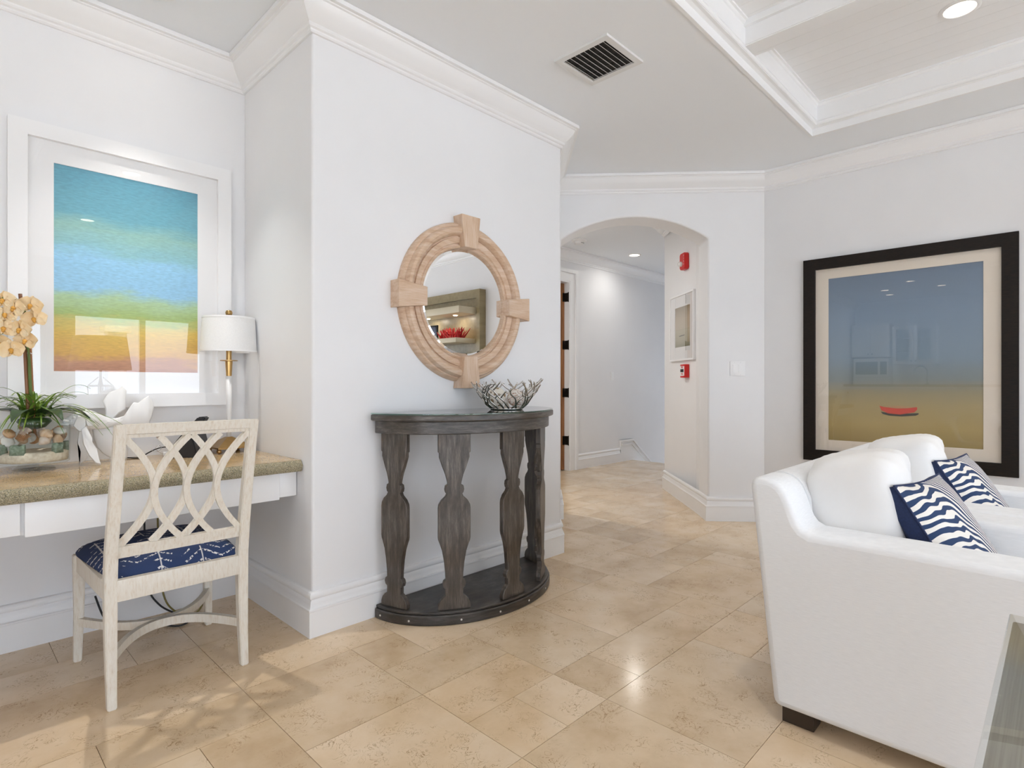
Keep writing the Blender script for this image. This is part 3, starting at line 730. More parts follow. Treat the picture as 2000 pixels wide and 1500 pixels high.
for k, tdeg in enumerate((186, 207, 236, 258, 279, 300, 322)):
    ta = math.radians(tdeg); bm = bmesh.new()
    ang = math.atan2(.418 * math.cos(ta) * 1, -.530 * math.sin(ta))
    nx, ny = math.cos(ta) / .530, math.sin(ta) / .418; ln = math.hypot(nx, ny); nx /= ln; ny /= ln
    c = Vector((CX + .530 * math.cos(ta), CY + .418 * math.sin(ta), .022)); nv = Vector((nx, ny, 0))
    tube(bm, [c - nv * .002, c + nv * .0015], .0045, 8)
    rel(obj('nail_head', bm, dust_m, CT), CT)

# ------------------------------------------------------------------ branch bowl with two balls
BC = (2.10, 2.085, .9525)
BW = empty('branch_bowl', BC, 'silver metal bowl of tangled twigs standing on the console table', 'bowl')
bm = bmesh.new(); lathe(bm, [(0, .0), (.083, .0), (.088, .006), (.083, .012), (.060, .013), (.0, .010)], 28); obj('bowl_base', bm, chrome, BW, smooth=True)
br = random.Random(5)
def bowlpt(th, h):   # h 0..1 up the wall
    r = .085 + .105 * (h ** .75); return Vector((r * math.cos(th), r * math.sin(th), .010 + .140 * h))
nb = 22
for k in range(nb):
    th = 2 * PI * k / nb + br.uniform(-.08, .08); sw = br.choice((-1, 1)) * br.uniform(.3, .85); hh = br.uniform(.84, 1.08)
    pts = []
    for q in range(8):
        u = q / 7; pts.append(bowlpt(th + sw * u + br.uniform(-.03, .03), hh * u) + Vector((br.uniform(-.002, .002), br.uniform(-.002, .002), 0)))
    bm = bmesh.new(); tube(bm, smoothpath(pts, 3), [.0050 - .0017 * q / 21 for q in range(22)], 6)
    # side twigs
    for u0 in (.40, .68):
        p0 = bowlpt(th + sw * u0, hh * u0); d2 = -sw * br.uniform(.5, 1.1); q2 = [p0]
        for q in range(1, 4): q2.append(bowlpt(th + sw * u0 + d2 * q * .16, hh * u0 + q * br.uniform(.05, .11)))
        tube(bm, smoothpath(q2, 2), [.0040 - .0012 * q / 6 for q in range(7)], 6)
    obj('twig', bm, chrome, BW, smooth=True)
m, t, b = nt('shell_ball_brown')
tc = N(t, 'ShaderNodeTexCoord'); vo = N(t, 'ShaderNodeTexVoronoi'); vo.inputs['Scale'].default_value = 30; L(t, tc.outputs['Object'], vo.inputs[0])
r_ = ramp(t, [(.0, (.20, .12, .06)), (.20, (.34, .23, .12)), (.30, (.16, .09, .045)), (.36, (.72, .68, .60)), (1, (.76, .73, .66))]); L(t, vo.outputs['Distance'], r_.inputs[0]); L(t, r_.outputs[0], b.inputs['Base Color'])
ballA = m
m, t, b = nt('shell_ball_rust')
tc = N(t, 'ShaderNodeTexCoord'); wv = N(t, 'ShaderNodeTexNoise'); wv.inputs['Scale'].default_value = 26; wv.inputs['Distortion'].default_value = 2.2; L(t, tc.outputs['Object'], wv.inputs[0])
r_ = ramp(t, [(.44, (.78, .75, .70)), (.485, (.30, .13, .06)), (.515, (.34, .16, .08)), (.55, (.80, .77, .72))]); L(t, wv.outputs[0], r_.inputs[0]); L(t, r_.outputs[0], b.inputs['Base Color'])
ballB = m
for dx, dy, rr_, mt, lab in ((-.038, .036, .051, ballA, 'white ball with brown ringed spots, left one in the twig bowl'), (.036, -.034, .047, ballB, 'white ball with rust line drawing, right one in the twig bowl')):
    bm = bmesh.new(); bmesh.ops.create_icosphere(bm, subdivisions=4, radius=rr_)
    o = obj('decorative_ball', bm, mt, smooth=True, loc=(BC[0] + dx, BC[1] + dy, BC[2] + .0135 + rr_)); tag(o, lab, 'ball', 'painted balls in the twig bowl')

# ------------------------------------------------------------------ round mirror
MC = (2.0, YM, 1.520)
MR = empty('round_mirror', MC, 'round mirror in a moulded pickled-wood frame with four keystone blocks', 'mirror')
bm = bmesh.new()
prof = [(.290, .016), (.290, .030), (.297, .036), (.304, .030), (.306, .024), (.312, .024), (.316, .032), (.344, .040), (.346, .030), (.352, .030), (.356, .044), (.366, .058), (.380, .064), (.394, .060), (.402, .048), (.404, .036), (.411, .036), (.418, .030), (.424, .018), (.424, .0), (.290, .0)]
seg = 96; rows = []
for k in range(seg):
    a = 2 * PI * k / seg; rows.append([bm.verts.new((r_ * math.cos(a), -q, r_ * math.sin(a))) for r_, q in prof])
for k in range(seg):
    a, c = rows[k], rows[(k + 1) % seg]
    for i in range(len(prof)): bm.faces.new([a[i], a[(i + 1) % len(prof)], c[(i + 1) % len(prof)], c[i]])
autosm(obj('ring_frame', bm, pickled, MR), 30)
bm = bmesh.new(); rows = []
for r_, q in ((.298, .012), (.272, .018)): rows.append([bm.verts.new((r_ * math.cos(2 * PI * k / seg), -q, r_ * math.sin(2 * PI * k / seg))) for k in range(seg)])
for k in range(seg): bm.faces.new([rows[0][k], rows[0][(k + 1) % seg], rows[1][(k + 1) % seg], rows[1][k]])
bm.faces.new(rows[1])
obj('mirror_glass', bm, mirrorm, MR)
for k in range(4):
    bm = bmesh.new(); w0, w1 = .046, .066
    pl = [(.288, -w0), (.288, w0), (.457, w1), (.457, -w1)]
    prism(bm, pl, 'y', -.072, 0); bmesh.ops.bevel(bm, geom=list(bm.edges), offset=.002, segments=1, affect='EDGES')
    obj('keystone', bm, pickled, MR, rot=(0, -PI / 2 * k, 0))

# ------------------------------------------------------------------ framed pictures
def framed(name, origin, rz, w_, h_, fw, fd, matw, arts, fm, mm, am, label, cat, matd=.012, glass=True):
    """local x right, z up from lower left corner, -y towards the viewer"""
    e = empty(name, origin, label, cat, rz=rz)
    for nm, pl in (('frame_rail', [(0, 0), (w_, 0), (w_ - fw, fw), (fw, fw)]), ('frame_stile', [(w_, 0), (w_, h_), (w_ - fw, h_ - fw), (w_ - fw, fw)]), ('frame_rail', [(w_, h_), (0, h_), (fw, h_ - fw), (w_ - fw, h_ - fw)]), ('frame_stile', [(0, h_), (0, 0), (fw, fw), (fw, h_ - fw)])):
        bm = bmesh.new(); prism(bm, pl, 'y', -fd, 0); obj(nm, bm, fm, e)
    ax0, ax1, az0, az1 = arts
    bm = bmesh.new()
    bx(bm, fw, ax0, -matd, -.004, fw, h_ - fw); bx(bm, ax1, w_ - fw, -matd, -.004, fw, h_ - fw); bx(bm, ax0, ax1, -matd, -.004, fw, az0); bx(bm, ax0, ax1, -matd, -.004, az1, h_ - fw)
    obj('mat_board', bm, mm, e)
    bm = bmesh.new(); bx(bm, 0, ax1 - ax0, -.004, 0, 0, az1 - az0); a = obj('artwork', bm, am, e, loc=(ax0, -.004, az0))
    if glass:
        bm = bmesh.new(); vs = [bm.verts.new(p) for p in ((fw, -matd - .003, fw), (w_ - fw, -matd - .003, fw), (w_ - fw, -matd - .003, h_ - fw), (fw, -matd - .003, h_ - fw))]; bm.faces.new(vs)
        obj('glass_pane', bm, pane, e, keep=True)
    return e
framed('abstract_painting', (.215, YP - .001, .980), 0, .855, 1.195, .062, .034, 0, (.148, .705, .161, 1.045), whitem, matm, art1, 'abstract print of teal, blue, green and orange bands in wide white frame', 'picture')
BP = framed('boat_picture', (XB - .001, 1.393, .519), -PI / 2, 1.204, 1.486, .080, .032, 0, (.165, 1.038, .157, 1.333), espresso, matcream, art2, 'large dark-framed picture of a red rowboat above the armchairs', 'picture')
# boat print: lies flat on the artwork (local coords of the picture)
def flat(name, pts, y, mat, parent):
    bm = bmesh.new(); f = bm.faces.new([bm.verts.new((p[0], y, p[1])) for p in pts]); bmesh.ops.triangulate(bm, faces=[f]); return obj(name, bm, mat, parent)
bo = Vector((.483, .356))
hull = [(0, .058), (.03, .050), (.10, .043), (.16, .046), (.214, .055), (.216, .040), (.200, .020), (.12, .002), (.05, .008), (.012, .028)]
flat('boat_shadow', [(bo.x + p[0] + .008, bo.y + p[1] * .5 - .012) for p in hull], -.0085, inkdark, BP)
flat('boat_hull', [(bo.x + p[0], bo.y + p[1]) for p in hull], -.0088, boat_red, BP)
flat('boat_inside', [(bo.x + .015, bo.y + .055), (bo.x + .10, bo.y + .045), (bo.x + .20, bo.y + .053), (bo.x + .12, bo.y + .060)], -.0091, boat_in, BP)
hd = (Vector(HR1) - Vector(HR0)).normalized(); hn = Vector((-hd.y, hd.x))    # hn into the hall
hz = math.atan2(-hd.y, -hd.x)
def onH(s, d=0): q = Vector(HR0) + hd * s + hn * d; return (q.x, q.y)
hp = framed('hall_print', (*onH(.588, .001), 1.303), hz, .575, .635, .016, .022, 0, (.115, .480, .132, .514), whitem, matm, art3, 'small white-framed sepia print of a pier inside the hallway', 'picture')
flat('pier_print', [(.215, .232), (.345, .236), (.345, .246), (.335, .246), (.325, .240), (.31, .246), (.295, .240), (.28, .246), (.265, .239), (.25, .245), (.235, .238), (.215, .242)], -.0086, inkdark, hp)

# ------------------------------------------------------------------ wall fittings
FS = empty('fire_strobe', (*onH(.215, .001), 2.225), 'red fire alarm strobe high on the hallway wall', 'fire alarm', rz=hz)
bm = bmesh.new(); prism(bm, [(-.058, -.055), (-.040, -.075), (.045, -.075), (.058, -.06), (.058, .065), (.045, .078), (-.045, .078), (-.058, .06)], 'y', -.045, 0); bmesh.ops.bevel(bm, geom=list(bm.edges), offset=.004, segments=2, affect='EDGES'); autosm(obj('housing', bm, redm, FS))
bm = bmesh.new(); bmesh.ops.create_icosphere(bm, subdivisions=3, radius=.028); bmesh.ops.scale(bm, vec=(1, 1.1, .85), verts=bm.verts); obj('strobe_lens', bm, plain('strobe_lens', (.8, .8, .78), .08, spec=.8), FS, smooth=True, loc=(-.012, -.052, -.022))
for k, ch in enumerate('FIRE'): textmesh('letter', ch, .024, letterw, FS, (.040, -.0455, .048 - k * .026), (PI / 2, 0, 0))
PS = empty('pull_station', (*onH(.205, .001), 1.203), 'red fire alarm pull station below the hallway print', 'fire alarm', rz=hz)
bm = bmesh.new(); bx(bm, -.055, .055, -.045, 0, -.062, .062, bev=.004); autosm(obj('housing', bm, redm, PS))
box('handle_plate', (-.045, .045, -.0475, -.045, -.045, .045), letterw, PS)
bm = bmesh.new(); bx(bm, -.034, .034, -.052, -.0475, -.010, .018, bev=.002); obj('pull_bar', bm, blackm, PS)
textmesh('letter', 'FIRE', .026, redm, PS, (0, -.0480, .032), (PI / 2, 0, 0)); textmesh('letter', 'PULL', .024, redm, PS, (0, -.0480, -.028), (PI / 2, 0, 0))
def plate(name, origin, rz, n, label):
    e = empty(name, origin, label, 'light switch', rz=rz); w_ = .058 + .046 * (n - 1) + .012
    bm = bmesh.new(); bx(bm, -w_ / 2, w_ / 2, -.006, 0, -.058, .058, bev=.002); autosm(obj('cover_plate', bm, whitem, e))
    for k in range(n):
        cx = (k - (n - 1) / 2) * .046
        box('switch_surround', (cx - .0175, cx + .0175, -.0075, -.006, -.034, .034), trimm, e)
        bm = bmesh.new(); prism(bm, [(-.0075, -.030), (-.0105, -.030), (-.0085, 0), (-.0125, .030), (-.0075, .030)], 'x', cx - .015, cx + .015); obj('rocker', bm, whitem, e)
        for z in (-.048, .048):
            bm = bmesh.new(); tube(bm, [(cx, -.0055, z), (cx, -.0072, z)], .0028, 8); obj('screw', bm, ventw, e)
    return e
angA = math.atan2(dA.y, dA.x)
plate('light_switch', (*onA(.048, -.0005), 1.205), angA, 2, 'white double light switch on the wall beside the arch')
plate('light_switch', (6.482, YH - .0005, 1.185), 0, 1, 'small white light switch on the far hallway wall')
# smoke detector
SD = empty('smoke_detector', (5.17, 3.965, CEIL), 'white round smoke detector on the hallway ceiling', 'smoke detector')
bm = bmesh.new(); lathe(bm, [(0, -.0), (.085, -.0), (.088, -.012), (.080, -.022), (.0, -.022)], 28); autosm(obj('mount_plate', bm, whitem, SD))
bm = bmesh.new(); lathe(bm, [(.056, -.022), (.052, -.046), (.044, -.054), (0, -.056)], 28, cap=False); autosm(obj('sensor_head', bm, whitem, SD))
bm = bmesh.new(); bx(bm, -.026, .026, -.0535, -.0495, -.045, -.041); obj('sensor_slot', bm, blackm, SD)
# air vent
VT = empty('ceiling_vent', (2.365, 1.688, CEIL), 'white square ceiling air vent with dark slots', 'air vent')
vh = .160
bm = bmesh.new()
for q in ((-vh, vh, -vh, -vh + .032), (-vh, vh, vh - .032, vh), (-vh, -vh + .032, -vh + .032, vh - .032), (vh - .032, vh, -vh + .032, vh - .032)): bx(bm, *q, -.012, 0)
obj('vent_frame', bm, ventw, VT)
box('vent_cavity', (-vh + .03, vh - .03, -vh + .03, vh - .03, -.002, -.0005), vent_dark, VT)
for k in range(9):
    xx = 0; yy = -vh + .046 + k * .0285
    bm = bmesh.new(); prism(bm, [(yy - .005, -.013), (yy - .003, -.013), (yy + .006, -.003), (yy + .004, -.003)], 'x', -vh + .032, vh - .032); obj('vent_slat', bm, ventw, VT)
for k in range(8):
    xx = -vh + .05 + k * .0285
    box('vent_vane', (xx - .0015, xx + .0015, -vh + .032, vh - .032, -.0035, -.002), plain('vane_%d' % k, (.03, .028, .025), .6) if k == 0 else MATS['vane_0'], VT)

# ------------------------------------------------------------------ recessed lamps
LAMPS = []
def recessed(x, y, z, label, power=1.0, r_=.062, spread=110):
    e = empty('recessed_light', (x, y, z), label, 'ceiling light', 'recessed ceiling lights')
    bm = bmesh.new(); lathe(bm, [(r_, -.0005), (r_ + .003, -.006), (r_ + .014, -.007), (r_ + .022, -.003), (r_ + .022, 0), (r_, 0)], 36, cap=False); autosm(obj('trim_ring', bm, whitem, e))
    bm = bmesh.new(); lathe(bm, [(0, -.002), (r_, -.002)], 36, cap=False); obj('lens', bm, emit_m, e)
    l = bpy.data.lights.new('recessed_lamp', 'AREA'); l.shape = 'DISK'; l.size = .04; l.energy = SPOT_W * power; l.color = (1, .97, .93); l.spread = math.radians(spread)
    lo = bpy.data.objects.new('lamp_beam', l); COL.objects.link(lo); lo.parent = e; lo.location = (0, 0, -.010)
    return e
recessed(.645, 2.695, CEIL, 'recessed ceiling light directly above the desk, cut by the top edge', .8, spread=66)
recessed(3.50, .36, 2.917, 'recessed ceiling light in the tray bay nearest the boat picture')
recessed(6.28, 3.93, CEIL, 'recessed ceiling light in the hallway beyond the arch', 1.2, spread=165)
recessed(3.72, 3.62, CEIL, 'added unseen ceiling light behind the mirror wall that brightens the hallway', 5.0, spread=165)  # added lamp, out of view, to brighten the right hall wall
for x, y, q in ((1.22, .30, 'higher recessed tray light'), (1.22, -1.7, 'lower recessed tray light'), (3.50, -1.7, 'recessed tray light farthest right,')): recessed(x, y, 2.917, q + ' seen only as a reflection in the abstract print')
for x, y, q in ((-1.83, 1.76, 'topmost'), (-2.66, 1.46, 'rightmost'), (-3.25, 2.3, 'lowest'), (-2.6, 2.25, 'leftmost')): recessed(x, y, CEIL, q + ' of the four kitchen ceiling lights reflected in the boat picture')

# ------------------------------------------------------------------ desk things
TL = empty('table_lamp', (1.030, 2.962, .75), 'slim white and brass table lamp with drum shade on the desk', 'lamp')
bm = bmesh.new()
s0, s1 = .082, .012
q = [bm.verts.new((a * s0, c * s0, .030)) for a, c in ((-1, -1), (1, -1), (1, 1), (-1, 1))]; q1 = [bm.verts.new((a * s0, c * s0, .022)) for a, c in ((-1, -1), (1, -1), (1, 1), (-1, 1))]; q2 = [bm.verts.new((a * s1, c * s1, .075)) for a, c in ((-1, -1), (1, -1), (1, 1), (-1, 1))]
for k in range(4): bm.faces.new([q[k], q[(k + 1) % 4], q2[(k + 1) % 4], q2[k]]); bm.faces.new([q1[k], q1[(k + 1) % 4], q[(k + 1) % 4], q[k]])
bm.faces.new(q2); bm.faces.new(q1[::-1])
obj('base', bm, brass, TL, rot=(0, 0, math.radians(3)))
for a, c in ((-1, -1), (1, -1), (1, 1), (-1, 1)):
    bm = bmesh.new(); bmesh.ops.create_icosphere(bm, subdivisions=2, radius=.012); obj('ball_foot', bm, brass, TL, smooth=True, loc=(a * .068, c * .068, .012))
bm = bmesh.new(); lathe(bm, [(.0105, .072), (.0115, .20), (.0145, .375), (0, .376)], 24); obj('column', bm, whitem, TL, smooth=True)
bm = bmesh.new(); lathe(bm, [(.012, .370), (.0125, .374), (.017, .448), (.040, .450), (.040, .4535), (.0125, .4545), (.0125, .52), (0, .52)], 28); autosm(obj('neck', bm, brass, TL))
bm = bmesh.new(); lathe(bm, [(.128, .497), (.118, .663), (.1165, .663), (.1265, .497)], 48, cap=False); 
bm.faces.ensure_lookup_table(); autosm(obj('lamp_shade', bm, linen, TL))
bm = bmesh.new(); lathe(bm, [(.129, .494), (.1295, .502), (.1265, .502), (.126, .494), (.129, .494)], 48, cap=False); lathe(bm, [(.1195, .657), (.1190, .665), (.1155, .665), (.116, .657), (.1195, .657)], 48, cap=False); autosm(obj('shade_trim', bm, whitem, TL))
bm = bmesh.new(); 
for k in range(3): tube(bm, [(0, 0, .655), (.117 * math.cos(2.1 * k), .117 * math.sin(2.1 * k), .660)], .002, 6)
tube(bm, [(0, 0, .52), (0, 0, .668)], .003, 6); obj('shade_spider', bm, brass, TL)
bm = bmesh.new(); lathe(bm, [(0, .664), (.006, .665), (.006, .672), (.014, .678), (.0165, .689), (.013, .699), (0, .703)], 20); obj('finial', bm, brass, TL, smooth=True)

PH = empty('desk_phone', (.842, 2.925, .75), 'black desk phone behind the chair back', 'phone', rz=math.radians(-40))
bm = bmesh.new(); prism(bm, [(-.070, 0), (.060, 0), (.066, .012), (.040, .115), (.020, .135), (-.070, .020)], 'y', -.075, .075)
bmesh.ops.bevel(bm, geom=list(bm.edges), offset=.004, segments=2, affect='EDGES'); autosm(obj('phone_body', bm, blackm, PH))
bm = bmesh.new(); prism(bm, [(-.078, .030), (-.064, .022), (-.040, .046), (.010, .116), (.046, .160), (.062, .166), (.060, .182), (.028, .180), (.012, .160), (-.052, .066)], 'y', .018, .068)
bmesh.ops.bevel(bm, geom=list(bm.edges), offset=.005, segments=2, affect='EDGES'); autosm(obj('handset', bm, blackm, PH))
for k in range(6):
    box('key_mark', (-.001, .001, -.007, .007, -.0015, .0015), letterw, PH, loc=(-.052 + k * .0125, -.048, .036 + k * .0160), rot=(0, -.9, 0))
# charger cable and plug on the desk
bm = bmesh.new(); tube(bm, smoothpath([(.615, 3.02, .754), (.66, 2.985, .754), (.685, 2.975, .772), (.73, 2.985, .790), (.78, 2.985, .792), (.81, 2.97, .775), (.82, 2.97, .755)], 6), .0028, 8)
tag(obj('charger_cable', bm, cablem, smooth=True), 'thin black charging cable curling on the desk behind the chair', 'cable')
CP = empty('cable_tag', (.765, 2.955, .75), 'small white plug with a wire loop on the desk', 'plug')
bm = bmesh.new(); bx(bm, -.024, .024, -.010, .010, .006, .024, bev=.003); autosm(obj('plug_body', bm, whitem, CP))
for a in (-.015, .012): box('plug_foot', (a - .002, a + .002, -.004, .004, 0, .007), chrome, CP)
bm = bmesh.new(); tube(bm, smoothpath([(-.024, 0, .016), (-.04, 0, .025), (-.052, 0, .045), (-.04, 0, .056), (-.030, 0, .044), (-.042, 0, .030), (-.062, .004, .030), (-.068, .005, .040)], 5), .0012, 6); obj('wire_loop', bm, chrome, CP, smooth=True)

# fish sculpture
FI = empty('fish_sculpture', (.48, 2.92, .75), 'white leaping koi sculpture standing on its fins on the desk', 'sculpture')
def rf(o): return rel(o, FI)
cen = [(.374, .931), (.385, .932), (.405, .934), (.428, .936), (.452, .936), (.480, .930), (.510, .922), (.541, .920), (.568, .925), (.60, .937)]
rv = [.006, .015, .028, .040, .044, .037, .028, .019, .015, .012]; rw = [.005, .013, .021, .027, .028, .024, .018, .012, .009, .006]
cs = smoothpath([(a, 0, c) for a, c in cen], 4); bm = bmesh.new(); rows = []; n_ = len(cs)
def interp(arr, u): u *= len(arr) - 1; i = min(int(u), len(arr) - 2); return arr[i] + (arr[i + 1] - arr[i]) * (u - i)
for i, p in enumerate(cs):
    u = i / (n_ - 1); dd = (cs[min(i + 1, n_ - 1)] - cs[max(i - 1, 0)]).normalized(); up = Vector((-dd.z, 0, dd.x)); a, c = interp(rv, u), interp(rw, u)
    rows.append([bm.verts.new(Vector((p.x, 2.925 + .02 * u, p.z)) + up * a * math.cos(2 * PI * k / 20) + Vector((0, 1, 0)) * c * math.sin(2 * PI * k / 20)) for k in range(20)])
for r1_, r2_ in zip(rows, rows[1:]):
    for k in range(20): bm.faces.new([r1_[k], r1_[(k + 1) % 20], r2_[(k + 1) % 20], r2_[k]])
bm.faces.new(rows[0][::-1]); bm.faces.new(rows[-1])
m, t, b = nt('fish_scales'); b.inputs['Base Color'].default_value = (.76, .76, .755, 1); b.inputs['Roughness'].default_value = .5
vv = coords(t, 'Object', (1, 1, 1)); vo = N(t, 'ShaderNodeTexVoronoi'); vo.inputs['Scale'].default_value = 120; L(t, vv, vo.inputs[0]); bp = N(t, 'ShaderNodeBump'); bp.inputs['Strength'].default_value = .6; bp.inputs['Distance'].default_value = .003; L(t, vo.outputs['Distance'], bp.inputs['Height']); L(t, bp.outputs[0], b.inputs['Normal'])
rf(obj('fish_body', bm, m, FI, smooth=True))
def fin(name, pts, y0, th_, lean=0, sm=False):
    """thick fin with rounded rim"""
    c = Vector((sum(p[0] for p in pts) / len(pts), sum(p[1] for p in pts) / len(pts))); bm = bmesh.new()
    P = [Vector((p[0], 0, p[1])) for p in pts]; P = smoothpath(P + [P[0]], 2)[:-1] if sm else P; n2 = len(P); z0 = min(p.z for p in P)
    rings = []
    for sc_, off in ((.90, -th_ / 2), (1, -th_ / 6), (1, th_ / 6), (.90, th_ / 2)):
        rings.append([bm.verts.new((c.x + (p.x - c.x) * sc_, y0 + off + lean * (p.z - c.y), c.y + (p.z - c.y) * sc_)) for p in P])
    for a, d_ in zip(rings, rings[1:]):
        for k in range(n2): bm.faces.new([a[k], a[(k + 1) % n2], d_[(k + 1) % n2], d_[k]])
    for r_, sgn in ((rings[0], -1), (rings[-1], 1)):
        f = bm.faces.new(r_); bmesh.ops.triangulate(bm, faces=[f])
    return rf(autosm(obj(name, bm, resin, FI), 50))
fin('tail_fin', [(.567, .935), (.59, .947), (.613, .987), (.626, 1.005), (.643, 1.002), (.664, 1.021), (.683, 1.034), (.692, 1.018), (.703, .984), (.697, .948), (.683, .907), (.664, .889), (.613, .894), (.574, .91)], 2.945, .014, .05)
fin('dorsal_fin', [(.524, .945), (.524, .981), (.516, 1.013), (.54, 1.05), (.576, 1.065), (.589, 1.076), (.603, 1.057), (.598, .976), (.571, .958), (.551, .934)], 2.965, .014, .12)
fin('anal_fin', [(.478, .90), (.483, .859), (.494, .818), (.516, .787), (.54, .767), (.58, .7515), (.605, .76), (.608, .796), (.598, .837), (.571, .885), (.549, .905)], 2.965, .016, 0)
fin('pectoral_fin', [(.427, .905), (.42, .845), (.431, .804), (.427, .7515), (.447, .769), (.455, .784), (.445, .854), (.442, .905)], 2.912, .014, 0)
fin('pectoral_fin', [(.428, .900), (.446, .912), (.463, .867), (.463, .847), (.479, .816), (.483, .78), (.490, .7515), (.473, .758), (.450, .793), (.432, .844)], 2.862, .014, .22)
fin('gill_cover', [(.404, .915), (.420, .955), (.440, .950), (.447, .925), (.441, .898), (.425, .890)], 2.900, .018, 0, True)
fin('gill_fin', [(.446, .936), (.470, .944), (.477, .930), (.470, .912), (.452, .912)], 2.899, .012, 0, True)
for z_ in (.938, .922):
    bm = bmesh.new(); tube(bm, smoothpath([(.392, 2.912, z_ - .004), (.378, 2.915, z_), (.370, 2.925, z_ + .001), (.378, 2.938, z_), (.392, 2.944, z_ - .004)], 4), .0055, 8); rf(obj('lip', bm, resin, FI, smooth=True))
bm = bmesh.new(); bmesh.ops.create_icosphere(bm, subdivisions=2, radius=.006); rf(obj('eye', bm, resin, FI, smooth=True, loc=(.408, 2.903, .948)))

# glass vase with sand, shells, orchid
VX, VY = .285, 2.915
VA = empty('glass_vase', (VX, VY, .75), 'clear footed glass vase layered with sand and shells on the desk', 'vase')
bm = bmesh.new(); lathe(bm, [(0, 0), (.066, 0), (.068, .006), (.064, .010), (.050, .016), (.050, .022), (.105, .024), (.112, .030), (.114, .19)], 48, cap=False); lathe(bm, [(.114, .19), (.111, .19), (.108, .034), (0, .030)], 48, cap=False); autosm(obj('vase_glass', bm, clear, VA), 50)
bm = bmesh.new(); lathe(bm, [(0, .031), (.104, .034), (.1065, .042), (.107, .068), (.09, .074), (.05, .066), (0, .070)], 40); sd_ = obj('sand_layer', bm, sandm, VA, smooth=True)
bm = bmesh.new()
for k in range(40):
    a0_ = PI * (.85 + 1.0 * k / 39)
    pass
bm.free()
for a0_, wd_ in ((235, 26), (310, 20), (190, 22), (355, 14)):
    bm = bmesh.new(); rows = []
    for k in range(9):
        a = math.radians(a0_ - wd_ / 2 + wd_ * k / 8); rows.append([bm.verts.new((r_ * math.cos(a), r_ * math.sin(a), z)) for r_, z in ((.1075, .066), (.1075, .100 + .006 * math.sin(k)), (.09, .105), (.085, .066))])
    for r1_, r2_ in zip(rows, rows[1:]):
        for k in range(4): bm.faces.new([r1_[k], r1_[(k + 1) % 4], r2_[(k + 1) % 4], r2_[k]])
    bm.faces.new(rows[0]); bm.faces.new(rows[-1]); obj('green_netting', bm, netm, VA, smooth=True)
shellm = [grainy('shell_%d' % k, c1, c2, 25, (1, 1, 5), .5) for k, (c1, c2) in enumerate((((.62, .40, .25), (.74, .58, .42)), ((.74, .71, .66), (.80, .78, .74)), ((.55, .28, .13), (.72, .50, .32)), ((.60, .46, .38), (.72, .62, .54))))]
sr = random.Random(3)
def shell(kind):
    bm = bmesh.new()
    if kind == 0:   # ribbed scallop
        rows = []
        for i in range(7):
            u = i / 6; rows.append([bm.verts.new((u * .030 * math.cos(a) * (1 + .05 * (k % 2)), u * .030 * math.sin(a) * (1 + .05 * (k % 2)), .013 * (1 - (2 * u - 1) ** 2) + .002 * (k % 2) * u)) for k, a in enumerate([math.radians(-60 + 120 * q / 16) for q in range(17)])]) if i else rows.append([bm.verts.new((0, 0, 0))] * 17)
        for a, c in zip(rows, rows[1:]):
            for k in range(16):
                f = [v_ for q, v_ in enumerate((a[k], a[k + 1], c[k + 1], c[k]))]
                f = list(dict.fromkeys(f))
                if len(f) > 2: bm.faces.new(f)
        bmesh.ops.solidify(bm, geom=list(bm.faces), thickness=.002)
    elif kind == 1:   # whelk spiral cone
        pts = [(.022 - .004 * k * .5, z) for k, z in enumerate((0, .01, .02, .03))]
        lathe(bm, [(0, -.026), (.007, -.018), (.017, -.004), (.020, .004), (.016, .008), (.0165, .012), (.012, .017), (.0125, .020), (.007, .025), (.0072, .028), (0, .035)], 14)
    else:   # clam / pebble
        bmesh.ops.create_icosphere(bm, subdivisions=3, radius=.022); bmesh.ops.scale(bm, vec=(1.15, .95, .55), verts=bm.verts)
        for v_ in bm.verts: v_.co.z += .0012 * math.sin(v_.co.length * 900)
    return bm
k = 0
for ring, (rad_, z_, cnt_) in enumerate(((.083, .862, 9), (.080, .892, 8), (.045, .875, 4))):
    for q in range(cnt_):
        a = 2 * PI * q / cnt_ + ring * .4 + sr.uniform(-.1, .1); kind = (k * 7 + ring) % 3
        o = obj('seashell', shell(kind), shellm[(k * 5 + ring) % 4], smooth=(kind != 0), loc=(VX + rad_ * math.cos(a), VY + rad_ * math.sin(a), z_ + sr.uniform(-.004, .006)), rot=(sr.uniform(0, 6), sr.uniform(0, 6), sr.uniform(0, 6)))
        tag(o, '%s %s inside the footed glass vase, %s layer' % (('tan', 'white', 'rust brown', 'pinkish grey')[(k * 5 + ring) % 4], ('ribbed scallop shell', 'spiral whelk shell', 'smooth clam shell')[kind], ('lower', 'upper', 'inner')[ring]), 'seashell', 'seashells in the glass vase'); k += 1
OR = empty('orchid_plant', (VX, VY, .86), 'pale peach artificial orchid with grassy leaves rising from the glass vase', 'plant')
def ro(o): return rel(o, OR)
bm = bmesh.new(); tube(bm, smoothpath([(.272, 2.905, .88), (.262, 2.90, 1.05), (.252, 2.90, 1.30), (.241, 2.90, 1.437)], 5), .0062, 8); ro(obj('stake', bm, stakem, OR, smooth=True))
bm = bmesh.new(); tube(bm, smoothpath([(.286, 2.905, .88), (.277, 2.90, 1.05), (.270, 2.90, 1.24)], 5), .0058, 8); ro(obj('stake', bm, stakem, OR, smooth=True))
bm = bmesh.new(); tube(bm, smoothpath([(.278, 2.91, .88), (.268, 2.893, 1.10), (.262, 2.89, 1.28), (.250, 2.88, 1.38), (.21, 2.87, 1.42), (.16, 2.85, 1.38), (.13, 2.84, 1.30)], 6), .0035, 8); ro(obj('flower_stem', bm, stem_m, OR, smooth=True))
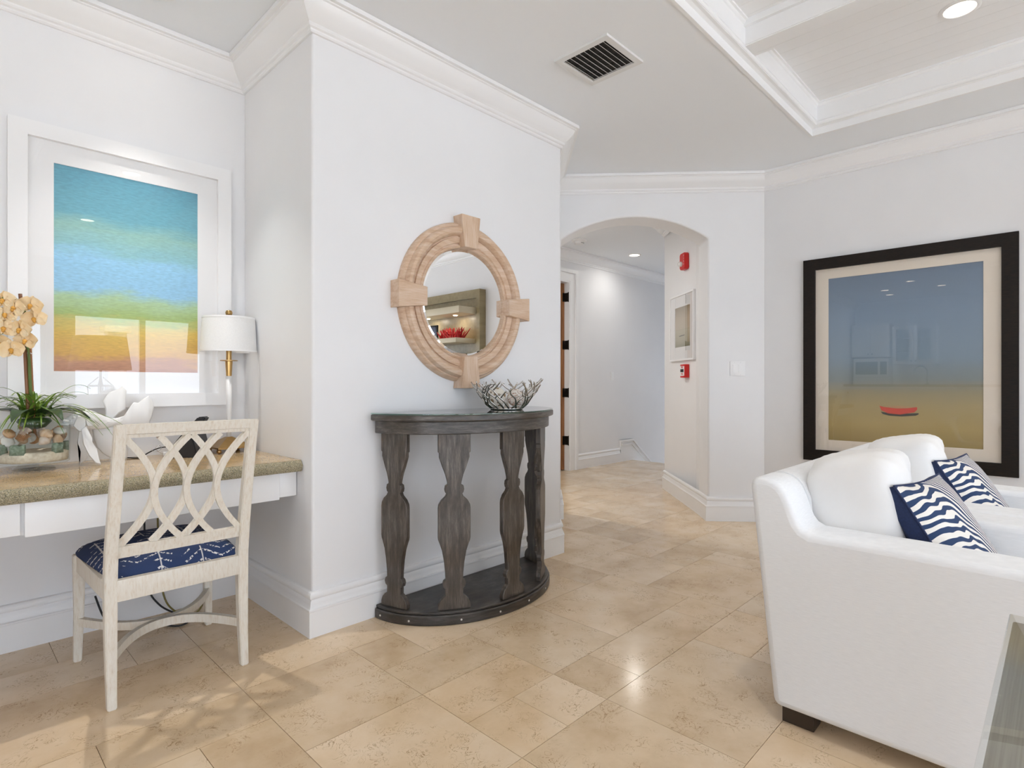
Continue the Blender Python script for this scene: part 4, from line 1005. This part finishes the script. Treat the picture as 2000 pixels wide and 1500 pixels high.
bm = bmesh.new(); tube(bm, smoothpath([(.282, 2.91, .88), (.272, 2.89, 1.08), (.262, 2.88, 1.22), (.225, 2.87, 1.285), (.17, 2.85, 1.27)], 6), .0033, 8); ro(obj('flower_stem', bm, stem_m, OR, smooth=True))
bm = bmesh.new(); tube(bm, [(.274, 2.892, 1.205), (.268, 2.90, 1.212), (.262, 2.892, 1.206)], .002, 6); ro(obj('plant_tie', bm, letterw, OR))
def petal(bm, ang, ln, wd, cup):
    rows = []
    for i in range(7):
        u = i / 6; w_ = wd * math.sin(PI * (u ** .75) * .93 + .06) ; rows.append([])
        for k in range(5):
            s = (k - 2) / 2; x_ = u * ln; y_ = s * w_; z_ = cup * (u * u * .5) - .10 * wd * (1 - s * s) * 2 + .004 * math.sin(5 * s + 6 * u)
            rows[-1].append(bm.verts.new((x_ * math.cos(ang) - y_ * math.sin(ang), x_ * math.sin(ang) + y_ * math.cos(ang), z_)))
    for a, c in zip(rows, rows[1:]):
        for k in range(4): bm.faces.new([a[k], a[k + 1], c[k + 1], c[k]])
flowers = [(.191, 1.401, 2.86, 0), (.220, 1.372, 2.835, 1), (.268, 1.389, 2.85, 2), (.279, 1.337, 2.85, 1), (.195, 1.344, 2.85, 0), (.236, 1.292, 2.83, 3), (.188, 1.296, 2.85, 2), (.253, 1.250, 2.84, 1), (.209, 1.216, 2.84, 0), (.176, 1.235, 2.86, 2), (.150, 1.35, 2.86, 1), (.140, 1.27, 2.85, 0)]
fr2 = random.Random(9)
for k, (x_, z_, y_, kk) in enumerate(flowers):
    fe = bpy.data.objects.new('flower', None); COL.objects.link(fe); fe.parent = OR; fe.location = (x_ - VX, y_ - VY, z_ - .86); fe.empty_display_size = .02
    fe.rotation_euler = (math.radians(90) + fr2.uniform(-.35, .45), fr2.uniform(-.3, .3), fr2.uniform(-.9, .3))
    for q, (a, ln, wd) in enumerate(((90, .034, .017), (215, .033, .015), (325, .033, .015), (10, .038, .031), (170, .038, .031))):
        bm = bmesh.new(); petal(bm, math.radians(a) + fr2.uniform(-.1, .1), ln * 1.12, wd, fr2.uniform(-.012, .012)); 
        for v_ in bm.verts: v_.co.z += .0015 * q
        obj('petal', bm, petalm, fe, smooth=True)
    bm = bmesh.new(); lathe(bm, [(0, 0), (.006, .003), (.008, .009), (.004, .015), (0, .016)], 10); tube(bm, [(0, 0, .008), (0, -.008, .012), (0, -.014, .010)], [.004, .006, .002], 8); obj('flower_lip', bm, lipm, fe, smooth=True)
gb = random.Random(12)
for k in range(78):
    a = gb.uniform(0, 2 * PI); ln = gb.uniform(.15, .30); up = gb.uniform(.4, 1.25); bm = bmesh.new(); rows = []
    sx_, sy_ = gb.uniform(-.03, .03), gb.uniform(-.03, .03)
    if VY + .30 * math.sin(a) > 3.0: up = max(up, 1.0); ln *= .7
    for i in range(10):
        u = i / 9; rad_ = ln * (u * .92 if up < .9 else u * .62); z_ = ln * (up * 1.1 * u - (1.35 + .25 * gb.random() * 0) * up * u * u * (1.05 if up < .9 else .55)); w_ = .0058 * (1 - u) ** .6 + .0004
        c = Vector((VX + sx_ + rad_ * math.cos(a), min(VY + sy_ + rad_ * math.sin(a), 3.055), max(.955 + z_, .775 if rad_ > .125 else .945))); sd2 = Vector((-math.sin(a), math.cos(a), 0))
        rows.append([bm.verts.new(c - sd2 * w_), bm.verts.new(c + Vector((0, 0, -.0015))), bm.verts.new(c + sd2 * w_)])
    for r1_, r2_ in zip(rows, rows[1:]):
        for q in range(2): bm.faces.new([r1_[q], r1_[q + 1], r2_[q + 1], r2_[q]])
    ro(obj('grass_blade', bm, bladem, OR, smooth=True))
for k, a in enumerate((-160, -115, -70, -32, 70, 150, 100)):
    a = math.radians(a); bm = bmesh.new(); rows = []; ln = .17 if k != 6 else .11
    for i in range(9):
        u = i / 8; w_ = .028 * math.sin(PI * (u * .9 + .06)); rad_ = ln * u; z_ = .05 * math.sin(u * 2.2) - .05 * u * u
        c = Vector((VX + .02 * math.cos(a) + rad_ * math.cos(a), min(VY + .02 * math.sin(a) + rad_ * math.sin(a), 3.05), .955 + z_)); sd2 = Vector((-math.sin(a), math.cos(a), 0))
        rows.append([bm.verts.new(c - sd2 * w_ + Vector((0, 0, .006))), bm.verts.new(c), bm.verts.new(c + sd2 * w_ + Vector((0, 0, .006)))])
    for r1_, r2_ in zip(rows, rows[1:]):
        for q in range(2): bm.faces.new([r1_[q], r1_[q + 1], r2_[q + 1], r2_[q]])
    ro(obj('broad_leaf', bm, leafd, OR, smooth=True))
bm = bmesh.new(); lathe(bm, [(0, .905), (.035, .915), (.055, .938), (.05, .950), (0, .955)], 20, c=(VX, VY)); ro(obj('moss_root', bm, leafd, OR, smooth=True))

# floor cables behind the chair
bm = bmesh.new(); tube(bm, smoothpath([(.50, 3.03, .16), (.53, 3.0, .06), (.58, 2.985, .012), (.66, 2.97, .006), (.72, 2.90, .006), (.77, 2.83, .006), (.82, 2.86, .006), (.80, 2.96, .012), (.74, 3.02, .06), (.70, 3.04, .16), (.69, 3.05, .42), (.69, 3.05, .58)], 6), .0040, 8)
tag(obj('power_cord', bm, cablem, smooth=True), 'black power cord looping on the floor under the desk', 'cable')
bm = bmesh.new(); tube(bm, smoothpath([(.74, 3.04, .58), (.745, 3.04, .30), (.76, 3.02, .10), (.79, 2.97, .030), (.84, 2.93, .006), (.90, 2.96, .012), (.945, 3.03, .08), (.95, 3.045, .25)], 6), .0040, 8)
tag(obj('power_cord', bm, cable2, smooth=True), 'olive yellow power cord hanging beside the black cord under the desk', 'cable')

# ------------------------------------------------------------------ armchairs
AW = .78; AX = 1.888
def profile_side():
    # (y, z) outline of arm + back wing, seen from the side
    pts = [(.668, .055), (.742, .752)]
    pts += [(.738, .768), (.728, .778), (.712, .782), (.69, .782), (.668, .776), (.648, .764), (.632, .745), (.618, .715), (.606, .68), (.594, .650), (.580, .632), (.560, .622)]
    pts += [(.30, .622), (-.20, .616), (-.232, .606), (-.246, .585), (-.25, .55), (-.25, .055)]
    return pts
def armchair(x0, label):
    e = empty('armchair', (x0 + AW / 2, .23, 0), label, 'armchair', 'pair of white armchairs')
    def r(o): return rel(o, e)
    for xa, nm in ((x0, 0), (x0 + AW - .185, 1)):
        bm = bmesh.new(); prism(bm, profile_side(), 'x', xa, xa + .185)
        o = r(obj('arm', bm, uph, e)); md = o.modifiers.new('bevel', 'BEVEL'); md.width = .022; md.segments = 4; md.limit_method = 'ANGLE'; md.angle_limit = math.radians(50); autosm(o, 60)
    bm = bmesh.new(); prism(bm, [(.668, .055), (.742, .752), (.738, .768), (.728, .778), (.712, .782), (.690, .782), (.668, .776), (.648, .764), (.632, .745), (.612, .700), (.575, .055)], 'x', x0 + .180, x0 + AW - .180)
    r(autosm(obj('backrest', bm, uph, e), 50))
    bm = bmesh.new(); bx(bm, x0 + .18, x0 + AW - .18, -.235, .62, .055, .30, bev=.01); r(autosm(obj('seat_base', bm, uph, e)))
    bm = bmesh.new(); bx(bm, x0 + .188, x0 + AW - .188, -.255, .585, .302, .455, bev=.04, seg=4) if False else bx(bm, x0 + .188, x0 + AW - .188, -.255, .585, .302, .455, bev=.035); r(autosm(obj('seat_cushion', bm, cush, e), 60))
    # back cushion, plump
    bm = bmesh.new(); bmesh.ops.create_cube(bm, size=2); bmesh.ops.subdivide_edges(bm, edges=list(bm.edges), cuts=13, use_grid_fill=True)
    cw, cdp, chh = (AW - .378) / 2 + .005, .125, .200
    for v_ in bm.verts:
        u, v2, w2 = v_.co
        l = (abs(u) ** 9 + abs(v2) ** 4.5 + abs(w2) ** 9) ** (1 / 6.5)
        k_ = max(abs(u), abs(v2), abs(w2)) / max(l, 1e-6)
        u, v2, w2 = u * k_, v2 * k_, w2 * k_
        bul = 1 + .10 * (1 - u * u) * (1 - w2 * w2)
        z_ = w2 * chh * (1 + .06 * (1 - u * u)); y_ = v2 * cdp * bul - .012 * math.sin(3 * u + 2) * (1 - w2 * w2)
        y_ += .005 * math.sin(10 * w2 + 5 * u) * max(0, w2); z_ += .004 * math.sin(8 * u + 5 * v2) * (w2 > .5); v_.co = (u * cw, y_, z_)
    o = r(obj('back_cushion', bm, cush, e, smooth=True)); o.location = (x0 + AW / 2, .487, .640); o.rotation_euler = (math.radians(-9), 0, 0)
    o.matrix_parent_inverse = Matrix.Translation([-c for c in e.location])
    for xa in (x0 + .06, x0 + AW - .13):
        for ya in (.555, -.20):
            bm = bmesh.new(); bx(bm, xa - .03, xa + .04, ya, ya + .095, 0, .058, bev=.003); r(obj('foot', bm, dark_leg, e))
    return e
def zebra_pillow(x0, label):
    e = empty('throw_pillow', (x0, .268, .588), label, 'pillow', 'zebra striped throw pillows'); e.rotation_euler = (math.radians(-31), 0, math.radians(-9))
    hw_, hh_, gd = .200, .195, .024
    def outline(n=15):
        pts = []
        for side in range(4):
            for k in range(n):
                s = -1 + 2 * k / n; pinch = 1 - .055 * (1 - s * s)
                if side == 0: p = (s, -pinch)
                elif side == 1: p = (pinch, s)
                elif side == 2: p = (-s, pinch)
                else: p = (-pinch, -s)
                pts.append(p)
        return pts
    def panel(y0, sgn, bulge):
        bm = bmesh.new(); n = 18; G = []
        for j in range(n + 1):
            row = []
            for i in range(n + 1):
                u, v2 = -1 + 2 * i / n, -1 + 2 * j / n
                pu = 1 - .055 * (1 - v2 * v2) * abs(u) ** 3; pv = 1 - .055 * (1 - u * u) * abs(v2) ** 3
                y_ = y0 + sgn * bulge * ((1 - u ** 4) * (1 - v2 ** 4)) ** .8
                row.append(bm.verts.new((u * hw_ * pu, y_, v2 * hh_ * pv)))
            G.append(row)
        for j in range(n):
            for i in range(n): bm.faces.new([G[j][i], G[j][i + 1], G[j + 1][i + 1], G[j + 1][i]])
        return bm
    obj('front_panel', panel(-gd, -1, .045), zebra, e, smooth=True)
    obj('back_panel', panel(gd, 1, .035), navy, e, smooth=True)
    ol = outline(); bm = bmesh.new(); rings = []
    for y_, sc_ in ((-gd, 1.0), (-gd * .4, 1.012), (gd * .4, 1.012), (gd, 1.0)): rings.append([bm.verts.new((p[0] * hw_ * sc_, y_, p[1] * hh_ * sc_)) for p in ol])
    n3 = len(ol)
    for a, c in zip(rings, rings[1:]):
        for k in range(n3): bm.faces.new([a[k], a[(k + 1) % n3], c[(k + 1) % n3], c[k]])
    obj('gusset', bm, navy, e, smooth=True)
    bm = bmesh.new(); pts = [(p[0] * hw_ * 1.005, -gd, p[1] * hh_ * 1.005) for p in ol]; tube(bm, pts + [pts[0]], .0035, 6); obj('piping', bm, navy, e, smooth=True)
    return e
armchair(AX, 'white upholstered armchair in front, nearest the camera')
armchair(AX + AW + .012, 'white upholstered armchair behind the first, under the boat picture')
zebra_pillow(AX + .185 + .215, 'navy and white zebra-striped pillow on the nearer armchair')
zebra_pillow(AX + AW + .012 + .185 + .215, 'navy and white zebra-striped pillow on the farther armchair')

# ------------------------------------------------------------------ table in the right foreground
DT = empty('dining_table', (.60, -.42, 0), 'grey weathered wood table with glass top in the lower right corner', 'table')
def rd(o): return rel(o, DT)
tx1, ty1, tz = 1.078, .055, .76
rd(box('glass_top', (.02, tx1, -1.0, ty1, tz - .008, tz), clear, DT, bev=.0015))
ws = .119
tabm = grainy('limed_oak', (.23, .20, .165), (.36, .33, .285), 9, (.5, 45, 45), .35, detail=9, lo=.25, hi=.75)
for k in range(8):
    y1_ = ty1 - .004 - k * .127; rd(box('table_plank', (.032, tx1 - .004, y1_ - .126, y1_, tz - .045, tz - .0085), tabm, DT, bev=.002))
rd(box('table_apron', (.10, tx1 - .09, -.93, ty1 - .09, tz - .12, tz - .045), greywood, DT))
for xa in (.10, tx1 - .16):
    for ya in (-.93, ty1 - .16): rd(box('table_leg', (xa, xa + .07, ya, ya + .07, 0, tz - .12), greywood, DT, bev=.003))

# ------------------------------------------------------------------ what the mirror and glass reflect
SU = empty('shelf_unit', (XB, -.95, 0), 'olive laminate wall shelf unit seen in the round mirror', 'shelf unit')
def rs(o): return rel(o, SU)
rs(box('back_panel', (XB - .06, XB - .001, -2.1, -.36, 0.0, 2.19), tan, SU)); rs(box('side_panel', (XB - .10, XB - .001, -.36, -.30, 0.0, 2.20), tan, SU)); rs(box('top_rail', (XB - .10, XB - .001, -2.1, -.36, 2.10, 2.20), tan, SU))
rs(box('shelf_board', (XB - .36, XB - .06, -2.0, -.37, 1.905, 1.985), tan_l, SU, bev=.003)); rs(box('shelf_board', (XB - .36, XB - .06, -1.5, -.42, 1.565, 1.62), tan_l, SU, bev=.003)); rs(box('shelf_board', (XB - .40, XB - .06, -2.0, -.52, 1.27, 1.32), tan, SU, bev=.003))
for yy_ in (-.62, -1.15):
    e = empty('shelf_downlight', (XB - .20, yy_, 1.905), ('right' if yy_ > -1 else 'left') + ' small round light under the upper shelf seen in the mirror', 'light', 'shelf lights')
    bm = bmesh.new(); lathe(bm, [(0, -.002), (.026, -.002), (.030, 0)], 20, cap=False); obj('lens', bm, emit_m, e)
    l = bpy.data.lights.new('shelf_lamp', 'AREA'); l.shape = 'DISK'; l.size = .04; l.energy = 1.2; l.color = (1, .88, .7); lo = bpy.data.objects.new('lamp_beam', l); COL.objects.link(lo); lo.parent = e; lo.location = (0, 0, -.006)
RC = empty('red_coral', (XB - .22, -.66, 1.62), 'spiky red coral ornament on the shelf, seen in the mirror', 'ornament')
cr = random.Random(4); bm = bmesh.new()
for k in range(130):
    bxx = Vector((cr.uniform(-.06, .06), cr.uniform(-.17, .17), 0)); dd = Vector((cr.uniform(-.6, .6), cr.uniform(-.8, .8), 1)).normalized(); ln = cr.uniform(.06, .15)
    mid = bxx + dd * ln * .55; tube(bm, [bxx, mid, bxx + dd * ln + Vector((cr.uniform(-.02, .02), cr.uniform(-.02, .02), 0))], [.007, .008, .003], 5)
obj('coral_branches', bm, coralred, RC); RC.children[0]['kind'] = 'stuff'
SF = empty('silver_ornament', (XB - .24, -.72, 1.32), 'silver rounded fish ornament on the lower shelf, seen in the mirror', 'ornament')
bm = bmesh.new(); bmesh.ops.create_icosphere(bm, subdivisions=3, radius=.10); bmesh.ops.scale(bm, vec=(.6, 1.3, .75), verts=bm.verts); obj('body', bm, chrome, SF, smooth=True, loc=(0, 0, .075))
bm = bmesh.new(); prism(bm, [(-.11, .07), (-.21, .15), (-.19, .08), (-.21, .01)], 'x', -.012, .012); obj('tail', bm, chrome, SF)
BKF = empty('photo_frame', (XB - .20, -1.05, 1.62), 'black standing photo frame on the shelf, seen in the mirror', 'photo frame')
box('frame', (-.012, .012, -.09, .09, 0, .19), blackm, BKF, bev=.002); box('print', (-.0135, -.012, -.07, .07, .02, .17), plain('photo_print', (.02, .022, .05), .2), BKF)
# kitchen
def kcab(name, x1, y0, y1, z0, z1, ndoor, label, glass=False):
    e = empty(name, (x1 - .17, (y0 + y1) / 2, z0), label, 'cabinet'); 
    def r(o): return rel(o, e)
    if glass:
        bm = bmesh.new(); bx(bm, -4.17, -4.15, y0, y1, z0, z1); bx(bm, -4.15, x1, y0, y0 + .02, z0, z1); bx(bm, -4.15, x1, y1 - .02, y1, z0, z1); bx(bm, -4.15, x1, y0, y1, z0, z0 + .02); bx(bm, -4.15, x1, y0, y1, z1 - .02, z1); r(obj('carcass', bm, whitem, e))
        for zz_ in (z0 + (z1 - z0) * .35, z0 + (z1 - z0) * .68): r(box('shelf', (-4.15, x1 - .01, y0 + .02, y1 - .02, zz_, zz_ + .015), whitem, e))
    else: r(box('carcass', (-4.17, x1, y0, y1, z0, z1), whitem, e))
    dw = (y1 - y0) / ndoor
    for k in range(ndoor):
        a, c = y0 + dw * k + .004, y0 + dw * (k + 1) - .004; bm = bmesh.new()
        for q in ((a, a + .06, z0 + .004, z1 - .004), (c - .06, c, z0 + .004, z1 - .004), (a + .06, c - .06, z0 + .004, z0 + .064), (a + .06, c - .06, z1 - .064, z1 - .004)): bx(bm, x1, x1 + .02, q[0], q[1], q[2], q[3])
        d_ = r(obj('door', bm, whitem, e))
        pn = box('door_panel', (x1 + .004, x1 + .010, a + .06, c - .06, z0 + .064, z1 - .064), clear if glass else whitem, e); r(pn)
        bm = bmesh.new(); yk = c - .03 if k % 2 == 0 else a + .03; tube(bm, [(x1 + .02, yk, z0 + .06), (x1 + .045, yk, z0 + .06)], .012, 8); r(obj('knob', bm, steel, e))
    return e
KX = -3.80
kcab('hanging_cabinet', KX, 2.40, 3.05, 1.60, 2.25, 2, 'white panelled kitchen wall cabinet reflected in the boat picture')
kcab('glass_cabinet', KX, 1.68, 2.36, 1.45, 2.18, 2, 'white glass-front kitchen cabinet reflected in the boat picture', True)
kcab('base_cabinet', -3.55, .2, 3.05, 0, .88, 4, 'white kitchen base cabinet run reflected in the boat picture')
tag(box('kitchen_worktop', (-4.17, -3.52, .15, 3.06, .881, .92), granite, bev=.003), 'granite kitchen worktop along the far kitchen wall', 'worktop')
MW = empty('microwave', (-3.95, 2.72, 1.20), 'built-in microwave below the kitchen wall cabinet', 'microwave')
box('body', (-.21, .15, -.30, .30, 0, .37), whitem, MW, bev=.004); box('door_window', (.15, .156, -.12, .26, .06, .31), blackm, MW); box('control_panel', (.15, .156, -.27, -.16, .06, .31), blackm, MW)
box('support_panel', (-.21, .12, -.31, .31, -.28, -.002), whitem, MW)
IS = empty('kitchen_island', (-2.5, 1.5, 0), 'kitchen island bar with raised stone top facing the armchairs', 'kitchen island')
box('island_body', (-.25, .20, -1.3, 1.25, 0, 1.03), whitem, IS); box('island_top', (-.32, .32, -1.36, 1.30, 1.03, 1.07), granite, IS, bev=.004)
for k in range(5): box('panel', (.20, .212, -1.25 + k * .5, -.80 + k * .5, .12, .95), whitem, IS, bev=.003)
FA = empty('kitchen_faucet', (-2.66, 1.65, 1.07), 'chrome gooseneck faucet on the kitchen island', 'faucet')
bm = bmesh.new(); tube(bm, smoothpath([(0, 0, 0), (0, 0, .20), (.0, .03, .28), (0, .10, .31), (0, .17, .27), (0, .18, .20)], 5), .012, 10); obj('spout', bm, chrome, FA, smooth=True)
bm = bmesh.new(); lathe(bm, [(.028, 0), (.024, .02), (.014, .03), (0, .03)], 16); obj('base', bm, chrome, FA, smooth=True)
# reflected table lamp by the windows
SB = empty('side_table', (1.35, -1.75, 0), 'white side table by the windows behind the camera', 'side table')
box('top', (-.3, .3, -.25, .25, .60, .64), whitem, SB, bev=.004)
for a in (-.27, .23):
    for c in (-.22, .18): box('leg', (a, a + .04, c, c + .04, 0, .60), whitem, SB)
LL = empty('lantern_lamp', (1.35, -1.75, .64), 'large drum-shade lamp reflected in the abstract print', 'lamp')
bm = bmesh.new(); lathe(bm, [(.30, .60), (.25, .98), (.247, .98), (.297, .60)], 40, cap=False); autosm(obj('lamp_shade', bm, linen, LL))
bm = bmesh.new(); lathe(bm, [(.11, 0), (.11, .02), (.02, .03), (.012, .05), (.012, .60), (0, .60)], 20); obj('stem', bm, chrome, LL, smooth=True)
bm = bmesh.new()
for a in range(4): tube(bm, [(.02 * math.cos(a * PI / 2), .02 * math.sin(a * PI / 2), .52), (.12 * math.cos(a * PI / 2), .12 * math.sin(a * PI / 2), .42), (.10 * math.cos(a * PI / 2), .10 * math.sin(a * PI / 2), .02)], .006, 6)
lathe(bm, [(.12, .41), (.125, .42), (.12, .43)], 24, cap=False); obj('cage', bm, chrome, LL)
# terrace outside
bm = bmesh.new(); bx(bm, -12, 14, -16, -3.5, -.2, -.02); tag(struct(obj('terrace', bm, stone_out)), None)
for xx in (2.15, -1.6):
    e = empty('porch_column', (xx, -5.2, -.02), 'square white porch column outside the windows' if xx < 0 else 'square white porch column with capital outside, reflected in the abstract print', 'column')
    box('shaft', (-.13, .13, -.13, .13, 0, 1.95), whitem, e, bev=.005); box('capital', (-.19, .19, -.19, .19, 1.95, 2.06), whitem, e, bev=.01); box('plinth', (-.18, .18, -.18, .18, 0, .14), whitem, e, bev=.005)
